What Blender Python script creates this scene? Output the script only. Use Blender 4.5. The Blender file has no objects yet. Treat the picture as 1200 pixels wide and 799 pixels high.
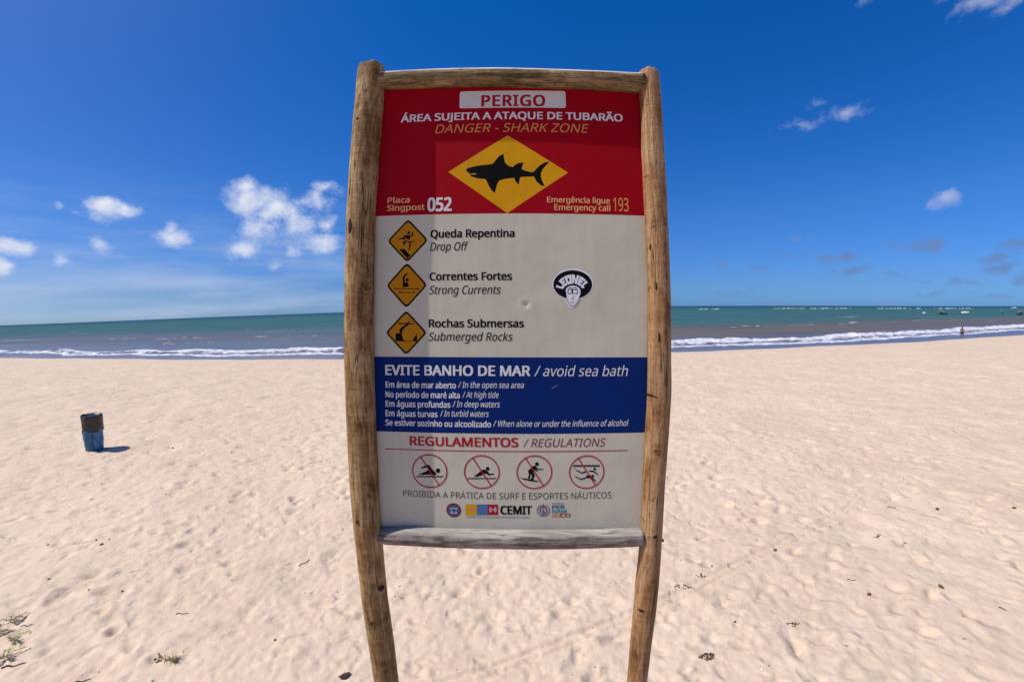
import bpy, bmesh, math, random
import numpy as np
from mathutils import Matrix, Vector, noise as mnoise
from mathutils.geometry import tessellate_polygon

sc = bpy.context.scene
COL = sc.collection
R = math.radians
random.seed(11)
rng = np.random.default_rng(11)

# ------------------------------------------------------------------ camera (15 mm fisheye, slightly rolled, on the promenade)
CAM_Z = 3.05
LA, LB = 1.2137842433760146, -0.20779649814255843           # theta = LA*q + LB*q^3, q = radius / half picture width
CM = np.array([[0.9998225293, 0.0, 0.0188390521], [-0.0014636810, 0.9969772541, 0.0776801935], [-0.0187821064, -0.0776939819, 0.9968003198]])
cd = bpy.data.cameras.new('camera'); cam = bpy.data.objects.new('camera', cd); COL.objects.link(cam); sc.camera = cam
sc.render.engine = 'CYCLES'
cd.type = 'PANO'; cd.clip_start = 0.05; cd.clip_end = 60000
cd.sensor_width = 36; cd.sensor_fit = 'HORIZONTAL'
cc = cd.cycles if hasattr(cd, 'cycles') and hasattr(cd.cycles, 'panorama_type') else cd
cc.panorama_type = 'FISHEYE_LENS_POLYNOMIAL'
cc.fisheye_fov = math.pi
cc.fisheye_polynomial_k0 = 0.0; cc.fisheye_polynomial_k1 = -LA / 18; cc.fisheye_polynomial_k2 = 0.0
cc.fisheye_polynomial_k3 = -LB / 5832; cc.fisheye_polynomial_k4 = 0.0
cam.matrix_world = Matrix(((CM[0][0], CM[0][2], -CM[0][1], 0), (CM[1][0], CM[1][2], -CM[1][1], 0), (CM[2][0], CM[2][2], -CM[2][1], CAM_Z), (0, 0, 0, 1)))

def ray(px, py):                                            # direction of a point of the photograph, camera frame
    u, v = px - 600, 399.5 - py
    r = math.hypot(u, v) + 1e-9
    th = LA * (r / 600) + LB * (r / 600) ** 3
    return np.array([u / r * math.sin(th), math.cos(th), v / r * math.sin(th)])
def ground(px, py, z=0.0):
    d = CM @ ray(px, py); k = (z - CAM_Z) / d[2]
    return d[0] * k, d[1] * k

# ------------------------------------------------------------------ sun, sky
SUN_DIR = Vector((3.706, 0.609, -5.131)).normalized()       # the way the light travels
SUN_EL = math.asin(-SUN_DIR.z)
SUN_AZ = math.atan2(-SUN_DIR.x, -SUN_DIR.y)                 # from +Y towards +X
sl = bpy.data.lights.new('sun', 'SUN'); so = bpy.data.objects.new('sun', sl); COL.objects.link(so)
sl.energy = 4.7; sl.angle = R(0.53); sl.color = (1.0, 0.95, 0.875)
so.rotation_euler = SUN_DIR.to_track_quat('-Z', 'Y').to_euler()
so.location = (-20, -5, 30)
sc.view_settings.view_transform = 'Standard'; sc.view_settings.look = 'None'
sc.view_settings.exposure = 0.0; sc.view_settings.gamma = 1.0
sc.cycles.max_bounces = 6; sc.cycles.use_denoising = True

class NT:
    """small node helper"""
    def __init__(s, tree): s.t = tree; s.n = tree.nodes; s.l = tree.links
    def new(s, typ, **kw):
        n = s.n.new(typ)
        for k, v in kw.items(): setattr(n, k, v)
        return n
    def link(s, a, b): s.l.new(a, b)
    def put(s, sock, v):
        if isinstance(v, bpy.types.NodeSocket): s.l.new(v, sock)
        elif v is not None: sock.default_value = v
    def m(s, op, a, b=None, c=None, clamp=False):
        n = s.new('ShaderNodeMath', operation=op); n.use_clamp = clamp
        s.put(n.inputs[0], a); s.put(n.inputs[1], b)
        if c is not None: s.put(n.inputs[2], c)
        return n.outputs[0]
    def vm(s, op, a, b=None, out=0):
        n = s.new('ShaderNodeVectorMath', operation=op)
        s.put(n.inputs[0], a)
        if b is not None: s.put(n.inputs[1], b)
        return n.outputs[out]
    def mix(s, f, a, b, blend='MIX'):
        n = s.new('ShaderNodeMix', data_type='RGBA', blend_type=blend)
        s.put(n.inputs[0], f); s.put(n.inputs[6], a); s.put(n.inputs[7], b)
        return n.outputs[2]
    def noise(s, vec, scale, detail=4, rough=0.5, dist=0.0, out=0):
        n = s.new('ShaderNodeTexNoise'); s.put(n.inputs['Vector'], vec)
        n.inputs['Scale'].default_value = scale; n.inputs['Detail'].default_value = detail
        n.inputs['Roughness'].default_value = rough; n.inputs['Distortion'].default_value = dist
        return n.outputs[out]
    def ramp(s, f, stops, interp='LINEAR'):
        n = s.new('ShaderNodeValToRGB'); n.color_ramp.interpolation = interp
        e = n.color_ramp.elements
        while len(e) < len(stops): e.new(0.5)
        for i, (p, c) in enumerate(stops):
            e[i].position = p
            e[i].color = (c[0], c[1], c[2], 1) if hasattr(c, '__len__') else (c, c, c, 1)
        s.put(n.inputs[0], f)
        return n.outputs[0]
    def sstep(s, v, lo, hi):
        n = s.new('ShaderNodeMapRange', interpolation_type='SMOOTHSTEP'); n.clamp = True
        s.put(n.inputs[0], v); n.inputs[1].default_value = lo; n.inputs[2].default_value = hi
        return n.outputs[0]
    def scale(s, vec, sx, sy, sz):
        return s.vm('MULTIPLY', vec, (sx, sy, sz))

w = bpy.data.worlds.new('World'); sc.world = w; w.use_nodes = True
T = NT(w.node_tree); T.n.clear()
sky = T.new('ShaderNodeTexSky', sky_type='NISHITA'); sky.sun_disc = False
sky.sun_elevation = SUN_EL; sky.sun_rotation = SUN_AZ
sky.altitude = 0; sky.air_density = 1.0; sky.dust_density = 0.35; sky.ozone_density = 3.0
hs = T.new('ShaderNodeHueSaturation'); hs.inputs['Saturation'].default_value = 1.30; hs.inputs['Value'].default_value = 0.93
T.link(sky.outputs[0], hs.inputs['Color'])
# clouds: a low fair-weather field, laid out by azimuth and elevation of the sky itself
tc = T.new('ShaderNodeTexCoord'); gen = tc.outputs['Generated']
sx = T.new('ShaderNodeSeparateXYZ'); T.link(gen, sx.inputs[0])
az = T.m('ARCTAN2', sx.outputs[0], sx.outputs[1]); el = T.m('ARCSINE', sx.outputs[2])
cx_ = T.new('ShaderNodeCombineXYZ'); T.link(az, cx_.inputs[0]); T.link(el, cx_.inputs[1])
P0 = cx_.outputs[0]
# deep polarised blue overhead, paler towards the sun's side and the horizon
def tint(stops): return T.ramp(T.m('DIVIDE', T.m('MAXIMUM', el, 0.0), 1.5708), [(math.degrees(0) + e / 90, c) for e, c in stops])
tr_ = tint([(0, (.24, .58, 1.6)), (3, (.28, .54, 1.2)), (12, (.40, .75, 1.27)), (20, (.28, .80, 1.36)), (40, (.08, .88, 1.44)), (58, (.6, .88, 1.15)), (75, (.95, .95, .98))])
tl_ = tint([(0, (.46, .74, 1.6)), (3, (.48, .62, 1.08)), (13, (.52, .72, 1.15)), (40, (.50, .76, 1.16)), (58, (.70, .86, 1.08)), (75, (.95, .95, .98))])
skycol = T.mix(1.0, hs.outputs[0], T.mix(T.sstep(az, -.05, -1.1), tr_, tl_), 'MULTIPLY')
# whiter sky round the sun itself
glow = T.m('POWER', T.m('MAXIMUM', T.vm('DOT_PRODUCT', gen, tuple(-SUN_DIR), out=1), 0.0), 12.0)
skycol = T.mix(T.m('MULTIPLY', glow, .75), skycol, (.95 * 10, .93 * 10, .88 * 10, 1))
def azel(px, py):
    d = CM @ ray(px, py); return math.atan2(d[0], d[1]), math.asin(d[2])
def cloud_layer(blobs, freq, amp, off, seed, k=.80):
    wv = T.vm('ADD', P0, (seed, seed * .7, off[2]))
    wob = T.noise(wv, freq * .45, 2, .5, out=1)
    wob = T.vm('MULTIPLY', T.vm('SUBTRACT', wob, (.5, .5, .5)), (.045, .030, 0))
    p = T.vm('ADD', T.vm('ADD', P0, wob), (off[0], off[1], 0))
    acc = None
    for (px, py, rx, ry, s) in blobs:
        a0, e0 = azel(px, py); a1, _ = azel(px + rx, py); _, e1 = azel(px, py - ry)
        d = T.vm('MULTIPLY', T.vm('SUBTRACT', p, (a0, e0, 0)), (k / max(abs(a1 - a0), .002), k / max(abs(e1 - e0), .002), 0))
        v = T.m('MULTIPLY_ADD', T.vm('LENGTH', d, out=1), -s, s)
        acc = v if acc is None else T.m('MAXIMUM', acc, v)
    n = T.noise(T.vm('ADD', T.scale(P0, 1, 1.25, 1), (seed + off[0], off[1], 0)), freq, 7, .62)
    return T.m('ADD', acc, T.m('MULTIPLY_ADD', n, amp, -amp * .5))
BIG = [(125, 247, 26, 14, 1), (150, 248, 17, 9, .8), (112, 246, 14, 9, .7), (90, 252, 9, 5, .35), (72, 243, 7, 5, .35),
       (203, 281, 22, 13, 1), (200, 270, 10, 10, .8), (119, 287, 14, 9, .6), (18, 290, 22, 11, .9), (2, 312, 15, 13, 1), (66, 304, 16, 8, .5),
       (287, 219, 17, 13, .9), (296, 234, 32, 19, 1), (322, 247, 32, 23, .8), (300, 268, 19, 22, .8), (285, 290, 22, 14, .75), (345, 262, 34, 26, .6),
       (368, 237, 18, 14, .6), (380, 222, 18, 8, .6), (377, 283, 23, 12, .9), (345, 292, 10, 9, .4), (323, 311, 9, 6, .35), (385, 262, 12, 10, .5)]
RIGHT = [(992, 132, 23, 9, .6), (940, 146, 22, 5, .35), (958, 122, 13, 4, .3), (1106, 236, 15, 11, .85), (1095, 284, 15, 11, .8), (1070, 287, 28, 6, .6),
         (1155, -2, 38, 11, .8), (1183, 3, 22, 9, .5), (1112, -4, 20, 7, .4), (1018, -1, 7, 4, .3), (982, 302, 32, 6, .65), (1000, 318, 26, 6, .55), (933, 280, 11, 4, .4),
         (848, 311, 12, 6, .5), (890, 316, 13, 5, .4), (1190, 287, 22, 7, .6), (1168, 302, 20, 8, .6), (1172, 313, 26, 6, .6), (1194, 326, 20, 6, .55), (1130, 328, 17, 5, .5),
         (1076, 327, 12, 4, .4), (1048, 322, 18, 4, .35), (1090, 345, 26, 4, .3), (1160, 345, 22, 4, .35), (870, 345, 26, 4, .3), (920, 300, 9, 4, .3), (838, 302, 8, 4, .3)]
def layer_rgb(blobs, freq, amp, seed, lit, shade, opac, wide):
    d0 = cloud_layer(blobs, freq, amp, (0, 0, 0), seed, .80 if blobs is BIG else .66)
    a = T.m('MULTIPLY', T.sstep(d0, -.02, wide), opac)
    # lit from the upper left: less cloud towards the light = brighter
    n2 = T.noise(T.vm('ADD', P0, (seed + .008, -.012, 0)), freq * .6, 3, .5)
    n1 = T.noise(T.vm('ADD', P0, (seed, 0, 0)), freq * .6, 3, .5)
    g = T.m('MULTIPLY_ADD', T.m('SUBTRACT', n1, n2), 2.6, .62, clamp=True)
    return a, T.mix(g, (*shade, 1), (*lit, 1))
strength = 0.10
inv = 1 / strength
aB, cB = layer_rgb(BIG, 27, 1.35, 3.1, (.80 * inv, .83 * inv, .92 * inv), (.42 * inv, .53 * inv, .79 * inv), .95, .82)
aR, cR = layer_rgb(RIGHT, 42, 1.2, 7.7, (.52 * inv, .56 * inv, .73 * inv), (.27 * inv, .37 * inv, .62 * inv), .78, .75)
cR = T.mix(T.sstep(el, .19, .12), cR, (.140 * inv, .240 * inv, .48 * inv, 1))
aR = T.m('MULTIPLY', aR, T.m('MULTIPLY_ADD', T.sstep(el, .19, .12), .35, .80), clamp=True)
# thin high veil towards the left horizon
vn = T.noise(T.scale(P0, 1.2, 9, 1), 2.6, 5, .55)
azm = T.sstep(az, .15, -.6)
veil = T.m('MULTIPLY', T.m('MULTIPLY', T.sstep(vn, .34, .78), azm), T.m('MULTIPLY', T.sstep(el, .30, .03), T.sstep(el, -.02, .02)))
skycol = T.mix(T.m('MULTIPLY', veil, .62), skycol, (.50 * inv, .60 * inv, .80 * inv, 1))
skycol = T.mix(aR, skycol, cR)
skycol = T.mix(aB, skycol, cB)
bg = T.new('ShaderNodeBackground'); bg.inputs[1].default_value = strength
T.link(skycol, bg.inputs[0])
wo = T.new('ShaderNodeOutputWorld'); T.link(bg.outputs[0], wo.inputs[0])

# ------------------------------------------------------------------ materials
MATS = {}
def mat(name, col=(.5, .5, .5), rough=.6, spec=.5, metal=0.0, fn=None):
    if name in MATS: return MATS[name]
    m = bpy.data.materials.new(name); m.use_nodes = True
    t = NT(m.node_tree); b = t.n['Principled BSDF']
    b.inputs['Base Color'].default_value = (*col, 1); b.inputs['Roughness'].default_value = rough
    b.inputs['Specular IOR Level'].default_value = spec; b.inputs['Metallic'].default_value = metal
    if fn: fn(t, b)
    MATS[name] = m; return m
def bump(t, b, h, strength=.3, dist=.01):
    n = t.new('ShaderNodeBump'); n.inputs['Strength'].default_value = strength; n.inputs['Distance'].default_value = dist
    t.link(h, n.inputs['Height']); t.link(n.outputs[0], b.inputs['Normal']); return n
def objco(t): return t.new('ShaderNodeTexCoord').outputs['Object']

def print_mat(name, col, rough=.55, spec=.07, var=.14):
    def fn(t, b):
        o = objco(t)
        n = t.noise(o, 7, 5, .6); n2 = t.noise(o, 160, 2, .6)
        n = t.m('ADD', t.m('MULTIPLY', n, .55), t.m('MULTIPLY', t.noise(t.scale(o, 26, 1, 1.3), 1.0, 4, .6), .45))
        dirt = t.m('ADD', t.m('MULTIPLY', n, .75), t.m('MULTIPLY', n2, .25))
        f = t.sstep(dirt, .38, .72)
        c2 = tuple(min(1, c * (1 - var) + .004) for c in col)
        t.link(t.mix(f, (*col, 1), (*c2, 1)), b.inputs['Base Color'])
        t.link(t.m('MULTIPLY_ADD', n, .25, rough - .12), b.inputs['Roughness'])
        bump(t, b, t.noise(o, 5, 2, .5), .25, .02)
    return mat(name, col, rough, spec, fn=fn)
M_WHITE = print_mat('print_white', (.535, .495, .388))
M_RED = print_mat('print_red', (.31, .0, .006), var=.2)
M_BLUE = print_mat('print_blue', (.0005, .017, .125), var=.2)
M_YEL = print_mat('print_yellow', (.62, .29, .004))
M_AMB = print_mat('print_amber', (.48, .19, .004))
M_BLK = print_mat('print_black', (.006, .0055, .006), rough=.6, spec=.03)
M_PLATE = print_mat('print_plate_grey', (.60, .56, .50))
M_LETW = print_mat('letter_white', (.68, .66, .64))
M_LETO = print_mat('letter_orange', (.62, .27, .07))
M_LETP = print_mat('letter_pale_orange', (.72, .36, .16))
M_LETR = print_mat('letter_red', (.36, .010, .022))
M_LETD = print_mat('letter_dark_red', (.17, .02, .022))
M_LETG = print_mat('letter_dark_green', (.055, .060, .045))
M_STK = print_mat('sticker_white', (.70, .70, .74), rough=.3)
M_LBLUE = print_mat('logo_blue', (.03, .11, .27)); M_LTEAL = print_mat('logo_teal', (.02, .26, .24)); M_LGREEN = print_mat('logo_green', (.10, .30, .05))
M_LPUR = print_mat('logo_purple', (.10, .07, .16)); M_LGREY = print_mat('logo_grey', (.20, .18, .22)); M_LWATER = print_mat('logo_pale_blue', (.28, .42, .58))
M_PINK = print_mat('logo_pink', (.60, .22, .14))

def wood_mat(name, dark, mid, light, green=0.0, bands=1.0, seed=0.0, axis='Z'):
    def fn(t, b):
        o = t.vm('ADD', objco(t), (seed, seed * 1.7, seed * .3))
        sw = (lambda a, c: (a, a, c)) if axis == 'Z' else (lambda a, c: (c, a, a))
        fib = t.noise(t.scale(o, *sw(13, 1.6)), 3.2, 7, .60, 1.1)          # long fibres
        blo = t.noise(t.scale(o, *sw(7, 3.5)), 1.3, 4, .6, .6)            # blotches
        ban = t.noise(t.scale(o, *sw(7.0, 30)), 1.2, 5, .7, .9)          # saw and bark marks across
        fine = t.noise(t.scale(o, *sw(75, 22)), 3.0, 3, .6)
        f = t.m('ADD', t.m('MULTIPLY', fib, .42), t.m('ADD', t.m('MULTIPLY', blo, .36), t.m('ADD', t.m('MULTIPLY', ban, .20 * bands), t.m('MULTIPLY', fine, .10))))
        c = t.ramp(f, [(.40, dark), (.50, mid), (.62, light)])
        spot = t.noise(t.scale(o, *sw(16, 11)), 1.6, 4, .6, .8)
        c = t.mix(t.m('MULTIPLY', t.sstep(spot, .60, .72), .65), c, (dark[0] * .35, dark[1] * .35, dark[2] * .35, 1))
        cr = t.noise(t.scale(o, *sw(26, 1.1)), 2.0, 2, .5, .7)            # drying cracks
        crack = t.m('SUBTRACT', 1.0, t.sstep(t.m('ABSOLUTE', t.m('SUBTRACT', cr, .5)), .004, .022))
        crm = t.m('MULTIPLY', crack, t.sstep(blo, .47, .60))
        c = t.mix(t.m('MULTIPLY', crm, .8), c, (dark[0] * .25, dark[1] * .25, dark[2] * .25, 1))
        if green: c = t.mix(t.m('MULTIPLY', t.sstep(t.noise(t.scale(o, *sw(5, 4)), 2.1, 3, .6), .5, .7), green), c, (.16, .15, .055, 1))
        if axis == 'X':                                       # sun highlight on a rail's upper face, painted into the wood colour
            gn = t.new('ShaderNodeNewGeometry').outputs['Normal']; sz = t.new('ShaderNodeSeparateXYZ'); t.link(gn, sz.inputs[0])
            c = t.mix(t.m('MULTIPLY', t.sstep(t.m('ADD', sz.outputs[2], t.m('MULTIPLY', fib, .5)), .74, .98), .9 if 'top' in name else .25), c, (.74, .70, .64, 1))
        t.link(c, b.inputs['Base Color'])
        h = t.m('SUBTRACT', t.m('ADD', t.m('MULTIPLY', fib, 1.0), t.m('ADD', t.m('MULTIPLY', ban, .5 * bands), t.m('MULTIPLY', fine, .35))), t.m('MULTIPLY', crm, 1.2))
        bump(t, b, h, .8, .006)
    return mat(name, mid, .78, .25, fn=fn)
W_LEFT = wood_mat('wood_left_post', (.052, .023, .008), (.20, .104, .036), (.42, .272, .125), .15, 1.1, 2.0)
W_RIGHT = wood_mat('wood_right_post', (.095, .038, .014), (.270, .134, .052), (.43, .262, .140), .04, .9, 9.0)
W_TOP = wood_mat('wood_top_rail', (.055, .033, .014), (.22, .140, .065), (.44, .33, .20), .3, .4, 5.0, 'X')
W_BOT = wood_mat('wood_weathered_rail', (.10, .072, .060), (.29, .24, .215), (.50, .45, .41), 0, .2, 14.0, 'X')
M_KNOT = mat('knot_dark', (.022, .012, .008), .8, .2)
M_KNOTR = mat('knot_pale', (.36, .24, .15), .7, .3)
M_STEEL = mat('rusty_bolt', (.12, .07, .05), .5, .5, .7)

# ------------------------------------------------------------------ object helpers
def props(o, label=None, cat=None, group=None, kind=None):
    if label: o['label'] = label
    if cat: o['category'] = cat
    if group: o['group'] = group
    if kind: o['kind'] = kind
    return o
def empty(name, loc, label, cat, group=None):
    o = bpy.data.objects.new(name, None); COL.objects.link(o); o.location = loc; o.empty_display_size = .2
    return props(o, label, cat, group)
def link_mesh(name, me, m=None, parent=None, label=None):
    o = bpy.data.objects.new(name, me); COL.objects.link(o)
    if m is not None: me.materials.append(m)
    if parent is not None: o.parent = parent
    if label: o['label'] = label
    return o
def pydata(name, vs, fs, m=None, parent=None, smooth=False, label=None):
    me = bpy.data.meshes.new(name); me.from_pydata([tuple(v) for v in vs], [], fs)
    if smooth: me.polygons.foreach_set('use_smooth', [True] * len(me.polygons))
    me.update()
    return link_mesh(name, me, m, parent, label)
def bm_obj(name, bm, m=None, parent=None, smooth=False, label=None):
    me = bpy.data.meshes.new(name); bm.normal_update(); bm.to_mesh(me); bm.free()
    if smooth: me.polygons.foreach_set('use_smooth', [True] * len(me.polygons))
    return link_mesh(name, me, m, parent, label)
def grid_mesh(name, X, Y, Z, m, attrs=None, smooth=True, wrap=False):
    nr, nc = X.shape
    co = np.stack([X, Y, Z], -1).reshape(-1, 3).astype(np.float32)
    i = np.arange(nr - 1)[:, None] * nc; j = np.arange(nc if wrap else nc - 1)[None, :]
    j2 = (j + 1) % nc
    q = np.stack([i + j, i + j2, i + nc + j2, i + nc + j], -1).reshape(-1, 4)
    me = bpy.data.meshes.new(name)
    me.vertices.add(len(co)); me.vertices.foreach_set('co', co.ravel())
    me.loops.add(q.size); me.loops.foreach_set('vertex_index', q.astype(np.int32).ravel())
    me.polygons.add(len(q)); me.polygons.foreach_set('loop_start', np.arange(0, q.size, 4, dtype=np.int32))
    try: me.polygons.foreach_set('loop_total', np.full(len(q), 4, dtype=np.int32))
    except Exception: pass
    me.update(calc_edges=True); me.validate()
    me.polygons.foreach_set('use_smooth', [smooth] * len(me.polygons))
    for k, a in (attrs or {}).items():
        at = me.attributes.new(k, 'FLOAT', 'POINT'); at.data.foreach_set('value', a.astype(np.float32).ravel())
    return link_mesh(name, me, m)

# ------------------------------------------------------------------ the shore
SEA_Z = -1.75
_sx = np.array([-200, -120, -76, -56.6, -41, -28, -17.4, 0, 17.1, 25.6, 34.9, 52.4, 66.9, 86.4, 130, 220.])
_sy = np.array([62, 54.5, 48.4, 45.6, 43.9, 42.6, 41.9, 41.7, 42.9, 43.7, 44.5, 47.0, 49.9, 54.6, 67, 95.])
def shore_y(x):
    x = np.asarray(x, float)
    acc = 0
    for o in (-9, -6, -3, 0, 3, 6, 9): acc = acc + np.interp(x + o, _sx, _sy)
    return acc / 7 + .25 * np.sin(x * .21) + .14 * np.sin(x * .53 + 1)
def offshore(x, y): return np.asarray(y, float) - shore_y(x)

def fft_noise(n, cell, lo, hi, seed, slope=1.0, aniso=(1.0, 1.0, 0.0)):
    """periodic noise with wavelengths between lo and hi metres"""
    r = np.random.default_rng(seed)
    k = np.fft.fftfreq(n, cell); KX, KY = np.meshgrid(k, k)
    ca, sa = math.cos(aniso[2]), math.sin(aniso[2])
    U = (KX * ca + KY * sa) * aniso[0]; V = (-KX * sa + KY * ca) * aniso[1]
    K = np.hypot(U, V) + 1e-9
    amp = np.exp(-(K * lo) ** 2) * (1 - np.exp(-(K * hi) ** 2)) / K ** slope
    f = np.fft.ifft2(np.fft.fft2(r.standard_normal((n, n))) * amp).real
    return (f / f.std()).astype(np.float32)
N, CELL = 2048, 0.025
und = fft_noise(N, CELL, .5, 3.0, 1)
chop = fft_noise(N, CELL, .075, .32, 2, .8, (.8, 1.35, -.25))
fine = fft_noise(N, CELL, .05, .16, 3)
Hm = .011 * und + .0032 * chop + .0022 * fine
# footprints and scuffs, trodden in all directions
NP = 40000
ext = 10; gy, gx = np.mgrid[-ext:ext + 1, -ext:ext + 1] * CELL
heads = rng.choice([.25, .45, 1.9, 2.8, 3.4], NP) + rng.normal(0, .45, NP)
for k in range(NP):
    ix, iy = rng.integers(0, N, 2); a = heads[k]
    L = rng.choice([rng.uniform(.035, .06), rng.uniform(.06, .11)], p=[.62, .38]); Wd = L * rng.uniform(.45, .8); dep = min(L, .08) * rng.uniform(.14, .68)
    ca, sa = math.cos(a), math.sin(a)
    u = (gx * ca + gy * sa) / L; v = (-gx * sa + gy * ca) / Wd
    q = np.sqrt(u * u + v * v)
    st = -dep * np.exp(-q ** 2.0) * (1 + .3 * u) + dep * .26 * np.exp(-((q - 1.65) / .5) ** 2) * (1 - .6 * u)
    yy = (np.arange(-ext, ext + 1) + iy) % N; xx = (np.arange(-ext, ext + 1) + ix) % N
    Hm[np.ix_(yy, xx)] += st
def blur(h, s):
    k = np.fft.fftfreq(N, CELL); K2 = k[:, None] ** 2 + k[None, :] ** 2
    return np.fft.ifft2(np.fft.fft2(h) * np.exp(-2 * (math.pi * s) ** 2 * K2)).real.astype(np.float32)
LV = [blur(Hm, .007), blur(Hm, .020), blur(Hm, .050)]
def samp(h, x, y):
    u = x / CELL + 700; v = y / CELL + 333
    i = np.floor(u).astype(int); j = np.floor(v).astype(int); fu = u - i; fv = v - j
    i0, i1, j0, j1 = i % N, (i + 1) % N, j % N, (j + 1) % N
    return (h[j0, i0] * (1 - fu) + h[j0, i1] * fu) * (1 - fv) + (h[j1, i0] * (1 - fu) + h[j1, i1] * fu) * fv
TRACK = np.array([(14.5, 12.3), (9.92, 8.71), (7.47, 6.76), (6.05, 5.83), (5.04, 5.19), (4.06, 4.8), (3.39, 4.5), (2.86, 4.31), (2.28, 4.06), (1.78, 3.83), (1.0, 3.5), (-1.2, 2.5)])
def seg_dist(x, y, P):
    best = np.full(x.shape, 1e9)
    for (ax, ay), (bx, by) in zip(P[:-1], P[1:]):
        dx, dy = bx - ax, by - ay
        t = np.clip(((x - ax) * dx + (y - ay) * dy) / (dx * dx + dy * dy), 0, 1)
        best = np.minimum(best, np.hypot(x - ax - t * dx, y - ay - t * dy))
    return best
def sand_base(x, y):
    t = offshore(x, y)
    z = SEA_Z + 1.75 * np.clip(-t / 34, 0, 1) ** .92
    return np.where(t > 0, SEA_Z - .045 * np.minimum(t, 60), z)
def sand_z(x, y):
    x = np.asarray(x, float); y = np.asarray(y, float)
    r = np.hypot(x, y); t = offshore(x, y)
    w1 = np.clip((r - 5) / 7, 0, 1); w2 = np.clip((r - 13) / 14, 0, 1)
    d = samp(LV[0], x, y) * (1 - w1) + samp(LV[1], x, y) * w1 * (1 - w2) * 1.25 + samp(LV[2], x, y) * w1 * w2 * 2.4
    d = d * np.clip(-t / 9, 0, 1) * np.clip(1.6 - r / 180, .15, 1)
    dt = seg_dist(x, y, TRACK)
    tr = -.016 * np.exp(-((dt - .045) / .022) ** 2) + .012 * np.exp(-((dt - .10) / .03) ** 2) + .006 * np.exp(-(dt / .02) ** 2)
    d = d * (1 - .55 * np.exp(-(dt / .12) ** 2)) + tr * np.clip((15 - r) / 6, 0, 1)
    return sand_base(x, y) + d

def sand_fn(t, b):
    geo = t.new('ShaderNodeNewGeometry').outputs['Position']
    big = t.noise(geo, .35, 4, .6); mid = t.noise(geo, 3.2, 5, .6); gr = t.noise(geo, 240, 2, .7); fleck = t.noise(geo, 38, 3, .6)
    c = t.mix(t.sstep(big, .35, .68), (.605, .466, .348, 1), (.655, .512, .386, 1))
    c = t.mix(t.m('MULTIPLY', t.sstep(mid, .45, .72), .40), c, (.51, .365, .275, 1))
    pch = t.noise(t.scale(geo, 1, 1.5, 1), 6.5, 5, .65, .5)
    c = t.mix(t.m('MULTIPLY', t.sstep(pch, .52, .70), .42), c, (.46, .315, .235, 1))
    c = t.mix(t.m('MULTIPLY', t.sstep(pch, .46, .32), .35), c, (.74, .60, .48, 1))
    c = t.mix(t.m('MULTIPLY', t.sstep(gr, .58, .78), .35), c, (.33, .25, .20, 1))
    c = t.mix(t.m('MULTIPLY', t.sstep(gr, .40, .25), .30), c, (.78, .66, .57, 1))
    c = t.mix(t.m('MULTIPLY', t.sstep(fleck, .70, .76), .40), c, (.24, .16, .12, 1))
    at = t.new('ShaderNodeAttribute'); at.attribute_name = 'offshore'
    wet = t.sstep(t.m('ADD', at.outputs['Fac'], t.m('MULTIPLY', t.noise(geo, .5, 3, .6), 1.6)), -1.2, .6)
    c = t.mix(wet, c, (.20, .155, .135, 1))
    t.link(c, b.inputs['Base Color'])
    t.link(t.m('MULTIPLY_ADD', wet, -.72, .92), b.inputs['Roughness'])
    h = t.m('ADD', t.m('MULTIPLY', t.noise(geo, 9, 3, .5), .8), t.m('MULTIPLY', gr, .06))
    h = t.m('ADD', h, t.m('MULTIPLY', t.noise(geo, 2.1, 3, .6), 1.0))
    h = t.m('ADD', h, t.m('MULTIPLY', t.sstep(t.noise(geo, 4.5, 2, .5), .52, .75), -.9))
    h = t.m('MULTIPLY', h, t.m('SUBTRACT', 1.0, wet))
    bump(t, b, h, .7, .035)
M_SAND = mat('beach_sand', (.6, .48, .4), .92, .15, fn=sand_fn)
rr = [1.2]
while rr[-1] < 48: rr.append(rr[-1] * 1.0062 + .002)
while rr[-1] < 90: rr.append(rr[-1] * 1.012)
while rr[-1] < 20000: rr.append(rr[-1] * 1.12)
rr = np.array([.02] + rr)
aa = np.concatenate([np.arange(-76, 76, .30), np.arange(76, 284, 3.0)])
A, RR = np.meshgrid(np.radians(aa), rr)
GX, GY = RR * np.sin(A), RR * np.cos(A)
GZ = np.where(RR < 250, sand_z(GX, GY), sand_base(GX, GY))
beach = grid_mesh('beach', GX, GY, GZ, M_SAND, {'offshore': offshore(GX, GY)}, wrap=True)
beach.data.flip_normals()
props(beach, 'pale trodden sand beach sloping down to the water', kind='structure')

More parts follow.
